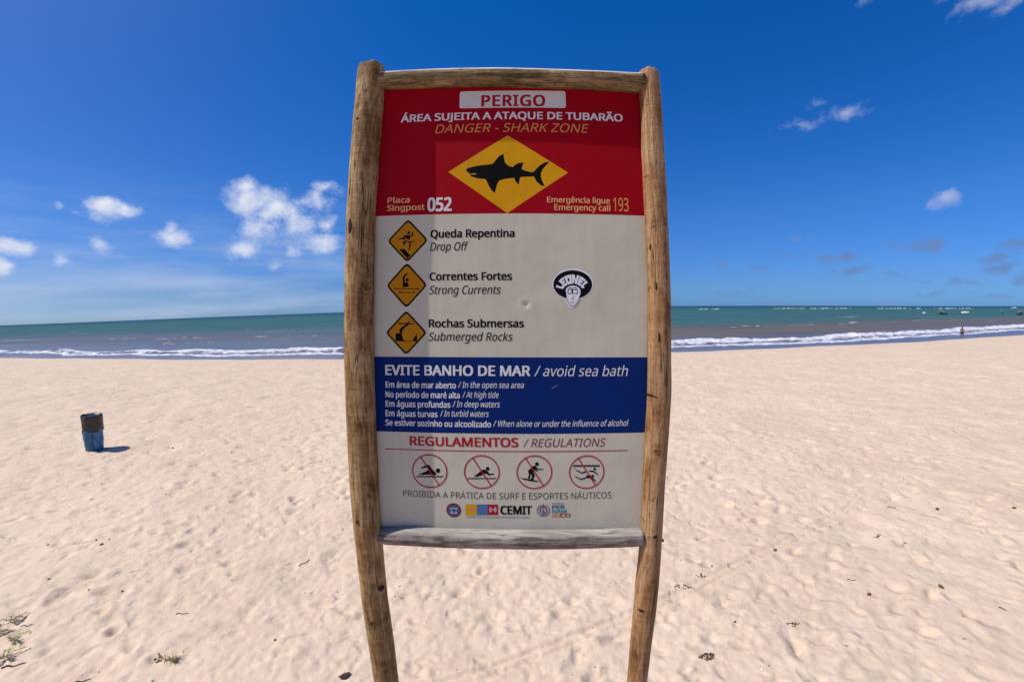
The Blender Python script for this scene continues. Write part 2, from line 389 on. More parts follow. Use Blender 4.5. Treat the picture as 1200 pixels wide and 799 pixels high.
# ------------------------------------------------------------------ the sea
def sea_fn(t, b):
    geo = t.new('ShaderNodeNewGeometry').outputs['Position']
    at = t.new('ShaderNodeAttribute'); at.attribute_name = 'offshore'; off = at.outputs['Fac']
    fa = t.new('ShaderNodeAttribute'); fa.attribute_name = 'foam'
    n1 = t.noise(t.scale(geo, .012, .05, 1), 1.0, 4, .6)
    tt = t.m('ADD', off, t.m('MULTIPLY', t.m('SUBTRACT', n1, .5), t.m('MULTIPLY', off, .9)))
    lg = t.m('DIVIDE', t.m('LOGARITHM', t.m('MAXIMUM', tt, 1.0), 10.0), 4.0)
    c = t.ramp(lg, [(0, (.15, .125, .125)), (.28, (.13, .105, .095)), (.395, (.125, .108, .100)), (.435, (.055, .115, .115)), (.50, (.035, .110, .118)),
                    (.62, (.028, .118, .115)), (.72, (.018, .095, .112)), (.84, (.004, .050, .090)), (1, (.002, .028, .070))])
    sxyz = t.new('ShaderNodeSeparateXYZ'); t.link(geo, sxyz.inputs[0])
    side = t.m('MULTIPLY', t.sstep(sxyz.outputs[0], 20, -45), t.m('MULTIPLY', t.sstep(off, 6, 14), t.sstep(off, 110, 40)))
    c = t.mix(t.m('MULTIPLY', side, .8), c, (.11, .135, .185, 1))  # blue-grey sky reflection on the left-hand water, put into its colour
    stk_ = t.noise(t.scale(geo, .03, .30, 1), 1.0, 5, .65)
    c = t.mix(t.m('MULTIPLY', t.sstep(stk_, .42, .68), .45), c, t.mix(.5, c, (.16, .19, .21, 1)))
    c = t.mix(t.m('MULTIPLY', t.sstep(stk_, .50, .34), .40), c, t.mix(.6, c, (.006, .03, .05, 1)))
    pat = t.noise(t.scale(geo, .004, .03, 1), 1.0, 3, .55)
    c = t.mix(t.m('MULTIPLY', t.sstep(pat, .45, .7), .35), c, (.05, .075, .11, 1))
    # little white horses and thin foam lines farther out
    ln = t.noise(t.scale(geo, .035, .42, 1), 1.0, 3, .5)
    wh = t.m('MULTIPLY', t.sstep(ln, .705, .76), t.m('MULTIPLY', t.sstep(off, 25, 40), t.sstep(off, 420, 120)))
    brk = t.noise(geo, 1.6, 5, .7); lace = t.noise(t.scale(geo, .8, 2.2, 1), 1.3, 6, .72, .6)
    bb = t.m('ADD', fa.outputs['Fac'], t.m('MULTIPLY', t.m('SUBTRACT', lace, .5), 1.9))
    f = t.m('MAXIMUM', t.sstep(bb, .40, .62), t.m('MULTIPLY', wh, .75))
    fc = t.mix(t.sstep(brk, .35, .66), (.40, .40, .46, 1), (.80, .80, .83, 1))
    t.link(t.mix(f, c, fc), b.inputs['Base Color'])
    far = t.sstep(off, 3, 30)
    t.link(t.m('ADD', t.m('MULTIPLY', f, .4), t.m('MULTIPLY_ADD', far, .28, .28)), b.inputs['Roughness'])
    t.link(t.m('MULTIPLY_ADD', far, -.47, .5), b.inputs['Specular IOR Level'])
    h = t.m('ADD', t.m('MULTIPLY', t.noise(t.scale(geo, .5, 1.3, 1), 1.1, 5, .6), .5), t.m('MULTIPLY', t.noise(t.scale(geo, .10, .34, 1), 1.0, 4, .6), 1.6))
    h = t.m('ADD', t.m('MULTIPLY', h, t.m('MULTIPLY_ADD', far, .95, .05)), t.m('MULTIPLY', t.m('MULTIPLY', brk, f), .6))
    bump(t, b, h, .7, .35)
M_SEA = mat('sea_water', (.02, .1, .12), .3, .3, fn=sea_fn)
xs = np.concatenate([-np.geomspace(20000, 110, 40), np.arange(-105, 125, .33), np.geomspace(130, 20000, 40)])
ts = np.concatenate([np.arange(-3, 26, .22), np.geomspace(26, 20000, 190)])
SXg, STg = np.meshgrid(xs, ts)
ysh = shore_y(np.clip(SXg, -220, 240))
SY = ysh + STg
def vnoise(x, y, fx, fy, seed):
    h = fft_noise(512, 1.0, 6, 60, seed)
    u = x * fx; v = y * fy; i = np.floor(u).astype(int); j = np.floor(v).astype(int); a = u - i; c = v - j
    a = a * a * (3 - 2 * a); c = c * c * (3 - 2 * c)
    g = lambda p, q: h[q % 512, p % 512]
    return (g(i, j) * (1 - a) + g(i + 1, j) * a) * (1 - c) + (g(i, j + 1) * (1 - a) + g(i + 1, j + 1) * a) * c
n_edge = vnoise(SXg, STg * 0, 1.3, 1, 21)
n_edge2 = vnoise(SXg, STg * 0 + 50, .9, 1, 22)
n_rough = vnoise(SXg, STg, 9, 11, 23); n_r2 = vnoise(SXg, STg, 3.5, 6, 24)
xx_ = np.clip((SXg + 60) / 160, 0, 1)
inner = 2.7 + 1.0 * np.clip(xx_, 0, 1) + .5 * n_edge + np.clip((np.abs(SXg) - 40) / 30, 0, 1) * 1.2
outer = 8.9 + 6.8 * xx_ + 1.0 * n_edge2
foam = 1 / (1 + np.exp(-(STg - inner) / .28)) * (1 / (1 + np.exp((STg - outer) / .7)))
band = np.clip((STg - inner) / (outer - inner), 0, 1)
foam = foam * (.42 + .55 * np.exp(-((band - .10) / .12) ** 2) + .80 * np.exp(-((band - .80) / .20) ** 2) + .18 * n_rough * np.clip(band * 3, 0, 1))
l2 = 38 + 7 * xx_ + 1.5 * n_edge2
foam = np.maximum(foam, np.exp(-((STg - l2) / .55) ** 2) * np.clip(.62 + .38 * n_edge, 0, .98))
for (tl, sd) in ((26, 31), (58, 32), (88, 33), (130, 34)):
    ne = vnoise(SXg, STg * 0, .35, 1, sd)
    foam = np.maximum(foam, np.exp(-((STg - tl - 2 * n_edge) / (.35 + tl * .006)) ** 2) * np.clip(ne * .55 - .25, 0, .9))
bore = np.exp(-((STg - outer + 1.6) / 1.5) ** 2) * (.25 + .10 * n_edge) + np.exp(-((STg - inner - 1.2) / .8) ** 2) * .06
bore = bore + (foam > .3) * (STg < 30) * np.clip(STg / 12, 0, 1) * (.05 * n_rough + .05 * n_r2)
bore = bore + .20 * np.exp(-((STg - l2) / 1.6) ** 2) * np.clip(.8 + .4 * n_edge, 0, 2)
swell = .05 * np.sin(STg * .55 + .6 * n_edge) * np.clip((STg - 16) / 14, 0, 1) * np.clip(2 - STg / 180, 0, 1)
rim = -.10 * np.clip(-STg / 1.5, 0, 2)
SZ = SEA_Z + bore + swell + rim + .004
sea = grid_mesh('sea', SXg, SY, SZ, M_SEA, {'offshore': STg, 'foam': foam})
props(sea, 'teal sea with a brown band and white surf along the shore', kind='structure')
if sea.data.polygons[1000].normal.z < 0: sea.data.flip_normals()

# breakers on the far reef, with the dark reef rock below them
M_SURF = mat('surf_white', (.82, .83, .85), .8, .2, fn=lambda t, b: bump(t, b, t.noise(objco(t), .6, 5, .7), .6, .4))
M_REEF = mat('reef_rock', (.045, .05, .05), .8, .3, fn=lambda t, b: bump(t, b, t.noise(objco(t), .5, 5, .7), .7, .5))
def lumps(name, specs, m, kindv, label):
    bm = bmesh.new()
    for (cx, cy, lx, ly, hz) in specs:
        n = max(6, int(lx / 3))
        for k in range(n):
            x = cx + (rng.random() - .5) * lx; e = 1 - abs(2 * (x - cx) / lx) ** 2 * .7
            ret = bmesh.ops.create_icosphere(bm, subdivisions=1, radius=1)
            sc_ = (rng.uniform(2.2, 6), rng.uniform(.6, 1.4) * ly, hz * e * rng.uniform(.5, 1.1))
            for v in ret['verts']:
                v.co = Vector((v.co.x * sc_[0] + x, v.co.y * sc_[1] + cy + rng.normal(0, .25), v.co.z * sc_[2] + SEA_Z))
    return props(bm_obj(name, bm, m, smooth=True), label, kind=kindv)
reef_y = 645
br = [(454, 636, 50, 2, 1.15), (488, 640, 16, 2, 1.0), (512, 640, 16, 2, .9), (538, 642, 24, 2, 1.1), (560, 642, 10, 2, .7), (578, 642, 22, 2, 1.3),
      (660, 640, 24, 2, .9), (700, 640, 54, 2, 1.3), (742, 638, 10, 2, .9), (800, 632, 60, 2, 1.15), (850, 632, 40, 2, 1.1),
      (1290, 700, 120, 2, 1.1), (1230, 800, 20, 2, 2.2), (270, 560, 24, 1.5, .8), (286, 560, 10, 1.5, .7), (1390, 700, 50, 2, .9)]
surf = lumps('surf', br, M_SURF, 'stuff', 'thin white line of waves breaking on the far reef')
reef = lumps('reef', [(a, b_ - 7, c_ * 1.05, 1.6, .42) for a, b_, c_, _, h in br if h > .95], M_REEF, 'structure', 'low dark reef rock under the far breakers')

# ------------------------------------------------------------------ the warning sign
SM = np.array([[0.999719538909535, 0.011362206647769825, 0.0207784451439437], [-0.012752157495743734, 0.9976015504933446, 0.06803329282401889], [-0.019955600760444402, -0.06827918213751781, 0.9974666547233153]])
CS = CM.T @ SM
DIST = 1.6
ORG = CM @ np.array([0, 1, 0]) * DIST + np.array([0, 0, CAM_Z])
LBASE = 2.935
base = ORG - SM[:, 2] * LBASE
sign = empty('warning_sign', base, 'tall shark warning board in a frame of round timber posts and rails', 'warning sign')
sign.matrix_world = Matrix([list(SM[i]) + [base[i]] for i in range(3)] + [[0, 0, 0, 1]])
def pl(px, py):
    """point of the board under a point of the photograph: board frame, X across, Z up, metres"""
    r = ray(px, py); n = CS[:, 1]; k = n[1] / float(n @ r)
    P = r * k - np.array([0, 1, 0])
    return float(CS[:, 0] @ P) * DIST, float(CS[:, 2] @ P) * DIST
LAY = .00022
def V3(p, layer): return (p[0], -.004 - LAY * layer, p[1] + LBASE)

def post(name, tab, m, top, seed, label):
    """round timber; tab rows (height above board centre, centre x, radius)"""
    tab = sorted(tab); hs_ = np.array([r[0] for r in tab]); cxs = np.array([r[1] for r in tab]); rs = np.array([r[2] for r in tab])
    z = np.concatenate([[-LBASE - .35], np.arange(-LBASE, top - .03, .014), top - np.array([.026, .016, .008, .003, 0, -.001])])
    cap = np.ones(len(z)); cap[-6:] = [.995, .97, .92, .84, .62, .0]
    vs, fs, n = [], [], 56
    for i, zz in enumerate(z):
        zc = min(max(zz, hs_[0]), hs_[-1]); c = np.interp(zc, hs_, cxs) * .9885; r = np.interp(zc, hs_, rs) * .975
        for k in range(n):
            a = 2 * math.pi * k / n
            q = Vector((math.cos(a) * 1.1 + seed, math.sin(a) * 1.1, zz * 3.0))
            f = 1 + .035 * mnoise.noise(q) + .018 * mnoise.noise(q * 3.1) + .012 * mnoise.noise(Vector((math.cos(a) * 7 + seed, math.sin(a) * 7, zz * 5)))
            f *= 1 - .018 * math.exp(-((math.sin(a * 3 + zz * 1.3 + seed)) / .12) ** 2)
            rr_ = r * f * cap[i]
            dz = .006 * mnoise.noise(Vector((math.cos(a) * 2, math.sin(a) * 2, seed))) if i > len(z) - 7 else 0
            vs.append((c + rr_ * math.cos(a), -.02 + rr_ * math.sin(a) * .97, zz + LBASE + dz))
    for i in range(len(z) - 1):
        for k in range(n):
            fs.append((i * n + k, i * n + (k + 1) % n, (i + 1) * n + (k + 1) % n, (i + 1) * n + k))
    return pydata(name, vs, fs, m, sign, True, label)
TL = [(1.1102, -.5941, .0600), (.9497, -.5932, .0610), (.7592, -.5968, .0600), (.5068, -.6019, .0588), (.2319, -.5994, .0585), (-.0698, -.5976, .0595), (-.3407, -.5935, .0588),
      (-.5511, -.5925, .0585), (-.6968, -.5900, .0570), (-.848, -.5849, .0572), (-1.0885, -.5790, .0568), (-1.3023, -.5660, .0568), (-1.5224, -.5565, .0560), (-2.9, -.53, .060)]
TR = [(1.0939, .5665, .0462), (.9432, .5685, .0440), (.7538, .5637, .0472), (.5038, .5660, .0468), (.2319, .5698, .0448), (-.0667, .5718, .0452), (-.2, .5742, .0468),
      (-.335, .5703, .0475), (-.5431, .5655, .0465), (-.6876, .5663, .0452), (-.8377, .5662, .0470), (-.9948, .5650, .0500), (-1.1597, .5625, .0492), (-1.2892, .5585, .0475), (-1.5083, .5579, .0450), (-2.9, .545, .050)]
post('post', TL, W_LEFT, 1.146, 3.3, 'thicker dark brown left post')
post('post', TR, W_RIGHT, 1.112, 8.1, 'paler reddish right post')
def rail(name, tab, m, seed, label, x0, x1):
    tx = np.array([r[0] for r in tab]); tz = np.array([r[1] for r in tab]); tr_ = np.array([r[2] for r in tab])
    xs_ = np.concatenate([[x0, x0 + .001], np.arange(x0 + .01, x1 - .01, .012), [x1 - .001, x1]])
    n = 44; vs, fs = [], []
    for i, x in enumerate(xs_):
        c = np.interp(x, tx, tz) * .9885; r = np.interp(x, tx, tr_) * .95 * (0 if i in (0, len(xs_) - 1) else 1)
        for k in range(n):
            a = 2 * math.pi * k / n
            q = Vector((x * 3.4, math.cos(a) * 1.1, math.sin(a) * 1.1 + seed))
            f = 1 + .05 * mnoise.noise(q) + .02 * mnoise.noise(Vector((x * 6, math.cos(a) * 6, math.sin(a) * 6 + seed)))
            vs.append((x, -.021 + r * f * math.cos(a), c + LBASE + r * f * math.sin(a)))
    for i in range(len(xs_) - 1):
        for k in range(n):
            fs.append((i * n + k, (i + 1) * n + k, (i + 1) * n + (k + 1) % n, i * n + (k + 1) % n))
    return pydata(name, vs, fs, m, sign, True, label)
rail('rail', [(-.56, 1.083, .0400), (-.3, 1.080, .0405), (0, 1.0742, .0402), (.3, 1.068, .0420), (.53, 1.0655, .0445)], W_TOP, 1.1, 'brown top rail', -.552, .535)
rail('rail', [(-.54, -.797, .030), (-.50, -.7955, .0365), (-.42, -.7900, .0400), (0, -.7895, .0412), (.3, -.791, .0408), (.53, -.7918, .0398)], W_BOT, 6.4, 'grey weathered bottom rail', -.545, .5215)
def knot(side, px, py, r, pale=True, sq=1.0, seed=0):
    x, z = pl(px, py); tab = sorted(TL if side == 'L' else TR)
    x, z = x * .96, z * .96
    c = np.interp(z, [q[0] for q in tab], [q[1] for q in tab]) * .9885; R0 = np.interp(z, [q[0] for q in tab], [q[2] for q in tab]) * .975
    bm = bmesh.new()
    def onpost(u, v, lift):
        xx = x + u; s = max(-.95, min(.95, (xx - c) / R0)); return Vector((xx, -.02 - R0 * math.sqrt(1 - s * s) - lift, z + v + LBASE))
    rings = [(0, -.004), (.45, -.001), (.6, .0022), (.85, .0030), (1.15, .0018), (1.5, -.003)] if pale else [(0, .0012), (.6, .0014), (1.0, .0004), (1.2, -.002)]
    n = 14; prev = None
    for (q, lift) in rings:
        ring = [bm.verts.new(onpost(q * r * math.cos(k * 2 * math.pi / n) * (1 + .15 * math.sin(k * 2 + seed)), q * r * sq * math.sin(k * 2 * math.pi / n), lift)) for k in range(n)]
        if prev:
            for k in range(n):
                f = bm.faces.new((prev[k], prev[(k + 1) % n], ring[(k + 1) % n], ring[k])); f.material_index = 0 if (q > .62 and pale) else 1
        prev = ring
    bmesh.ops.remove_doubles(bm, verts=bm.verts, dist=.0002)
    o = bm_obj('knot', bm, W_LEFT if side == 'L' else W_RIGHT, sign, True); o.data.materials.append(M_KNOT)
for a in [('L', 430, 337, .011, True, 1.3, 1), ('L', 411, 265, .008, False, 3.5, 2), ('L', 437, 728, .010, True, 1.1, 3), ('L', 446, 691, .008, False, 1.3, 4), ('L', 419, 610, .006, False, 1.0, 5),
          ('R', 769, 528, .009, True, .9, 6), ('R', 768, 629, .007, False, .8, 7), ('R', 752, 716, .010, False, .6, 8), ('R', 770, 335, .0022, False, 6, 9), ('R', 773, 395, .0028, False, 6, 10),
          ('R', 764, 288, .0022, False, 5, 11), ('L', 420, 140, .006, False, .7, 12), ('R', 759, 203, .005, True, 1, 13)]: knot(*a)
x, z = pl(764, 462)                                          # the dark cut across the right post
bmc = bmesh.new()
for k in range(9):
    u = k / 8; xx = x * .97 - .022 + u * .040; R0 = .0462; s = max(-.97, min(.97, (xx - .5676) / R0)); yy = -.02 - R0 * math.sqrt(1 - s * s) - .0012
    hh = .0035 * math.sin(math.pi * min(1, u * .9 + .12)) + .0006
    bmc.verts.new((xx, yy, z + LBASE + .006 - u * .009 + hh)); bmc.verts.new((xx, yy, z + LBASE + .006 - u * .009 - hh))
bmc.verts.ensure_lookup_table()
for k in range(8): bmc.faces.new((bmc.verts[2 * k], bmc.verts[2 * k + 1], bmc.verts[2 * k + 3], bmc.verts[2 * k + 2]))
bm_obj('saw_cut', bmc, M_KNOT, sign)
bmn = bmesh.new()                                            # nail end sticking out of the right post
x, z = pl(776.5, 629)
bmesh.ops.create_cone(bmn, cap_ends=True, segments=10, radius1=.003, radius2=.003, depth=.05, matrix=Matrix.Translation((x - .032, -.03, z + LBASE)) @ Matrix.Rotation(R(90), 4, 'Y'))
bmesh.ops.create_cone(bmn, cap_ends=True, segments=10, radius1=.0065, radius2=.006, depth=.005, matrix=Matrix.Translation((x - .009, -.03, z + LBASE)) @ Matrix.Rotation(R(90), 4, 'Y'))
bm_obj('bolt', bmn, M_STEEL, sign)

# the board itself, a sheet with one dent
PX = np.unique(np.concatenate([np.linspace(-.552, .546, 40), np.linspace(.02, .10, 33)]))
dx0, dz0 = pl(616, 357)
PZ = np.unique(np.concatenate([np.linspace(-.775, 1.055, 60), np.linspace(dz0 - .05, dz0 + .05, 33)]))
gx_, gz_ = np.meshgrid(PX, PZ)
dr = np.hypot((gx_ - dx0 - .003) / 1.1, gz_ - dz0)
gy_ = -.004 + .0032 * np.exp(-(dr / .009) ** 2) - .0006 * np.exp(-((dr - .022) / .009) ** 2)
nx_, nz_ = len(PX), len(PZ)
vs = [(float(gx_[j, i]), float(gy_[j, i]), float(gz_[j, i]) + LBASE) for j in range(nz_) for i in range(nx_)]
nb = len(vs)
vs += [(float(gx_[j, i]), .006, float(gz_[j, i]) + LBASE) for j in (0, nz_ - 1) for i in (0, nx_ - 1)]
fs = [(j * nx_ + i, j * nx_ + i + 1, (j + 1) * nx_ + i + 1, (j + 1) * nx_ + i) for j in range(nz_ - 1) for i in range(nx_ - 1)]
fs += [(nb + 1, nb, nb + 2, nb + 3), tuple([nb, nb + 1] + [nx_ - 1 - i for i in range(nx_)]), tuple([nb + 3, nb + 2] + [(nz_ - 1) * nx_ + i for i in range(nx_)]),
       tuple([nb + 2, nb] + [j * nx_ for j in range(nz_)]), tuple([nb + 1, nb + 3] + [(nz_ - 1 - j) * nx_ + nx_ - 1 for j in range(nz_)])]
board = pydata('board', vs, fs, M_WHITE, sign, True)

def sheet(name, pts, m, layer, parent=sign, label=None):
    """flat print from an outline (photo points or board points)"""
    P = [V3(p, layer) for p in pts]
    area = sum(P[i][0] * P[(i + 1) % len(P)][2] - P[(i + 1) % len(P)][0] * P[i][2] for i in range(len(P)))
    if area < 0: P = P[::-1]
    tri = tessellate_polygon([[Vector(p) for p in P]])
    return pydata(name, P, [tuple(t_) for t_ in tri], m, parent, False, label)
def px(pts): return [pl(*p) for p in pts]
def multi(name, polys, m, layer, parent=sign, label=None):
    vs, fs = [], []
    for P in polys:
        P = [V3(p, layer) for p in P]; k = len(vs)
        tri = tessellate_polygon([[Vector(p) for p in P]]); vs += P; fs += [tuple(k + i for i in t_) for t_ in tri]
    return pydata(name, vs, fs, m, parent, False, label)
def disc(cx, cz, rx, rz, n=40, a0=0, a1=2 * math.pi): return [(cx + rx * math.cos(a0 + (a1 - a0) * k / n), cz + rz * math.sin(a0 + (a1 - a0) * k / n)) for k in range(n)]
def ringp(cx, cz, rx, rz, wd, n=56, a0=0, a1=2 * math.pi):
    out = []
    for k in range(n):
        a, b_ = a0 + (a1 - a0) * k / n, a0 + (a1 - a0) * (k + 1) / n
        out.append([(cx + (rx - wd) * math.cos(a), cz + (rz - wd) * math.sin(a)), (cx + rx * math.cos(a), cz + rz * math.sin(a)),
                    (cx + rx * math.cos(b_), cz + rz * math.sin(b_)), (cx + (rx - wd) * math.cos(b_), cz + (rz - wd) * math.sin(b_))])
    return out
def stroke(pts, wd):
    """polyline as quads, board units"""
    out = []
    for (a, b_) in zip(pts[:-1], pts[1:]):
        dx, dz = b_[0] - a[0], b_[1] - a[1]; L = math.hypot(dx, dz) or 1e-6; nx2, nz2 = -dz / L * wd / 2, dx / L * wd / 2
        ex, ez = dx / L * wd * .25, dz / L * wd * .25
        out.append([(a[0] - ex + nx2, a[1] - ez + nz2), (a[0] - ex - nx2, a[1] - ez - nz2), (b_[0] + ex - nx2, b_[1] + ez - nz2), (b_[0] + ex + nx2, b_[1] + ez + nz2)])
    return out
zr = (pl(440, 253.5)[1] + pl(755, 253.7)[1]) / 2
zb1 = (pl(439, 417.8)[1] + pl(759.5, 418.4)[1]) / 2; zb2 = (pl(441, 504.8)[1] + pl(755.8, 506.3)[1]) / 2
sheet('red_field', [(-.551, zr), (.545, zr), (.545, 1.054), (-.551, 1.054)], M_RED, 1)
sheet('blue_field', [(-.551, zb2), (.545, zb2), (.545, zb1), (-.551, zb1)], M_BLUE, 1)

# lettering
FONT = None
try:
    import os
    fp = os.path.join(bpy.utils.resource_path('LOCAL'), 'datafiles', 'fonts', 'NotoSansHebrew-Regular.woff2')
    if os.path.exists(fp): FONT = bpy.data.fonts.load(fp)
except Exception:
    FONT = None
def text_mesh(s, bold=0.0, shear=0.0, space=1.0):
    cu = bpy.data.curves.new('lettering', 'FONT'); cu.body = s; cu.size = 1.0; cu.resolution_u = 3; cu.shear = shear; cu.space_character = space
    if FONT: cu.font = FONT
    o = bpy.data.objects.new('tmp', cu); COL.objects.link(o)
    bpy.context.view_layer.update()
    me = bpy.data.meshes.new_from_object(o.evaluated_get(bpy.context.evaluated_depsgraph_get()))
    bpy.data.objects.remove(o); bpy.data.curves.remove(cu)
    n = len(me.vertices); co = np.zeros(n * 3); me.vertices.foreach_get('co', co); co = co.reshape(-1, 3); co[:, 2] = 0
    if bold > 0:                                             # heavier weight: the strokes are laid again beside themselves, each a hair prouder
        fs = [tuple(p.vertices) for p in me.polygons]; V, F = [], []
        for i, (dx, dy) in enumerate(((-bold, -bold * .55), (-bold, bold * .55), (bold, -bold * .55), (bold, bold * .55), (0, 0))):
            F += [tuple(v + i * n for v in f) for f in fs]; V.append(co + np.array([dx, dy, i * .00003]))
        co = np.concatenate(V); bpy.data.meshes.remove(me); me = bpy.data.meshes.new('lettering'); me.from_pydata(co.tolist(), [], F)
    return me, co
_h, hc = text_mesh('H'); CAP = hc[:, 1].max() - hc[:, 1].min(); bpy.data.meshes.remove(_h)
def letter(s, x0, x1, yb, cap, m, bold=0.0, shear=0.0, layer=3, parent=None, space=1.0, name='lettering'):
    """s between photo columns x0..x1 with its baseline at yb and capitals cap pixels high"""
    me, co = text_mesh(s, bold, shear, space)
    a, b_ = pl(x0, yb), pl(x1, yb); zt = pl((x0 + x1) / 2, yb - cap)[1]; zm = pl((x0 + x1) / 2, yb)[1]
    mn, mx = co[:, 0].min(), co[:, 0].max()
    sx_ = (b_[0] - a[0]) / (mx - mn); sz_ = (zt - zm) / (CAP + 1.1 * max(bold, 0))
    out = np.stack([a[0] + (co[:, 0] - mn) * sx_, -.004 - LAY * layer - co[:, 2], (co[:, 1] + .55 * max(bold, 0)) * sz_ + (a[1] + b_[1]) / 2 * .5 + zm * .5 + LBASE], 1)
    me.vertices.foreach_set('co', out.ravel()); me.update(); me.name = name
    o = link_mesh(name, me, m, parent or sign, 'lettering reading ' + s if len(s) > 2 else None)
    me.materials.clear(); me.materials.append(m)
    return o
def rrect(x0, z0, x1, z1, r, n=5):
    out = []
    for (cx, cz, a0) in ((x1 - r, z1 - r, 0), (x0 + r, z1 - r, 90), (x0 + r, z0 + r, 180), (x1 - r, z0 + r, 270)):
        out += [(cx + r * math.cos(R(a0 + 90 * k / n)), cz + r * math.sin(R(a0 + 90 * k / n))) for k in range(n + 1)]
    return out
pa, pb = pl(538.5, 128), pl(662.5, 107.8)
sheet('name_plate', rrect(pa[0], pa[1], pb[0], pb[1], .009), M_PLATE, 2)
BO = .026
letter('PERIGO', 564, 639, 125.6, 13.3, M_LETR, .034, space=1.1)
letter('ÁREA SUJEITA A ATAQUE DE TUBARÃO', 470, 729.5, 142.2, 8.6, M_LETW, .024)
letter('DANGER - SHARK ZONE', 510, 690, 156, 10, M_LETO, 0, .22)
letter('Placa', 454.5, 480.5, 238.3, 6.6, M_LETP, .020); letter('Singpost', 454, 498, 247, 6.8, M_LETP, .020)
letter('052', 501, 529.5, 248, 16, M_LETW, .034)
letter('Emergência ligue', 641, 714.5, 238.4, 6.6, M_LETP, .020); letter('Emergency call', 649.5, 715, 247.3, 6.8, M_LETP, .020)
letter('193', 718.5, 736.5, 248, 15.5, M_LETO, .006)
for (s, x0, x1, yb, it, x2, yi) in (('Queda Repentina', 504.7, 603, 278.6, 'Drop Off', 549, 294), ('Correntes Fortes', 503.5, 600, 328.6, 'Strong Currents', 587, 344.6), ('Rochas Submersas', 502.7, 614, 383.6, 'Submerged Rocks', 601, 399.3)):
    letter(s, x0, x1, yb, 9.3, M_BLK, .028); letter(it, x0 - .5, x2, yi, 9.6, M_BLK, .006, .22)
letter('EVITE BANHO DE MAR', 452, 621.5, 439.9, 12, M_LETW, .027); letter('/ avoid sea bath', 626, 735.5, 440.5, 12, M_LETW, .0, .22)
for (s, x1, it, x2, x3, yb) in (('Em área de mar aberto', 534.5, '/ In the open sea area', 537, 614, 454.4), ('No período de maré alta', 539, '/ At high tide', 542, 584.5, 465.9),
                                ('Em águas profundas', 528, '/ In deep waters', 530.5, 586, 476.8), ('Em águas turvas', 513, '/ In turbid waters', 516, 573, 487.9),
                                ('Se estiver sozinho ou alcoolizado', 575.5, '/ When alone or under the influence of alcohol', 578, 736, 499.3)):
    letter(s, 452.3, x1, yb, 7.1, M_LETW, .023); letter(it, x2, x3, yb, 7.1, M_LETW, .006, .22)
letter('REGULAMENTOS', 480.5, 607.5, 522.6, 10.8, M_LETR, .028); letter('/ REGULATIONS', 613, 709.5, 523, 9.5, M_LETD, -.002, .22)
ra, rb = pl(451.5, 525), pl(735, 527.5); rz = (ra[1] + rb[1]) / 2
sheet('rule_line', [(ra[0], rz - .0017), (rb[0], rz - .0017), (rb[0], rz + .0017), (ra[0], rz + .0017)], M_LETR, 3)
letter('PROIBIDA A PRÁTICA DE SURF E ESPORTES NÁUTICOS', 472.8, 716, 583, 7.3, M_LETG, 0.0)

sheet('scratch', px([(645.5, 456.8), (648, 453.3), (653.5, 451.0), (653.6, 451.6), (648.4, 454.0)]), M_LGREY, 4, label='small pale scratch in the blue field')
# shark diamond
sheet('diamond', px([(595, 159.5), (665.5, 203), (594.5, 250.3), (525.5, 202.3)]), M_YEL, 2, label='large yellow diamond')
def zz(x0, y0, s): return lambda pts: [pl(x0 + a / s, y0 + b_ / s) for a, b_ in pts]
Zs = zz(520, 155, 7.987)
shark = [(205, 358), (225, 342), (280, 326), (350, 315), (420, 308), (458, 300), (485, 268), (515, 232), (545, 214), (562, 208), (562, 240), (572, 285), (595, 312), (618, 326), (648, 330), (672, 308), (705, 292), (750, 288),
         (735, 318), (728, 350), (765, 366), (815, 378), (842, 376), (862, 352), (900, 315), (940, 290), (990, 280), (965, 305), (930, 345), (910, 385), (908, 425), (925, 470), (945, 512), (905, 500), (870, 468), (842, 418),
         (800, 420), (740, 422), (712, 428), (708, 460), (702, 496), (675, 470), (658, 432), (610, 436), (560, 445), (520, 456), (500, 490), (478, 574), (450, 550), (420, 500), (392, 442), (340, 440), (285, 428), (245, 408), (248, 402), (292, 402), (308, 395), (300, 388), (250, 394), (232, 384)]
sheet('shark_silhouette', Zs(shark), M_BLK, 3)

# three amber hazard diamonds with pictograms
def hazard(top, right, bot, left, pics, label):
    T_, R_, B_, L_ = (pl(*p) for p in (top, right, bot, left))
    cx, cz = (L_[0] + R_[0]) / 2, (T_[1] + B_[1]) / 2; hw, hh = (R_[0] - L_[0]) / 2, (T_[1] - B_[1]) / 2
    def dia(s, rr_):
        out = []; C4 = [(hw * s, 0), (0, hh * s), (-hw * s, 0), (0, -hh * s)]
        for i in range(4):
            p0, p, p1 = C4[i - 1], C4[i], C4[(i + 1) % 4]
            for k in range(5):
                t = k / 4; a = (p[0] + (p0[0] - p[0]) * rr_, p[1] + (p0[1] - p[1]) * rr_); b_ = (p[0] + (p1[0] - p[0]) * rr_, p[1] + (p1[1] - p[1]) * rr_)
                out.append((cx + (1 - t) ** 2 * a[0] + 2 * t * (1 - t) * p[0] + t * t * b_[0], cz + (1 - t) ** 2 * a[1] + 2 * t * (1 - t) * p[1] + t * t * b_[1]))
        return out
    d = sheet('hazard_diamond', dia(1.06, .14), M_BLK, 2, label=label)
    sheet('amber_face', dia(.94, .12), M_AMB, 3, d)
    multi('pictogram', pics, M_BLK, 4, d)
Za = zz(450, 255, 14.53)
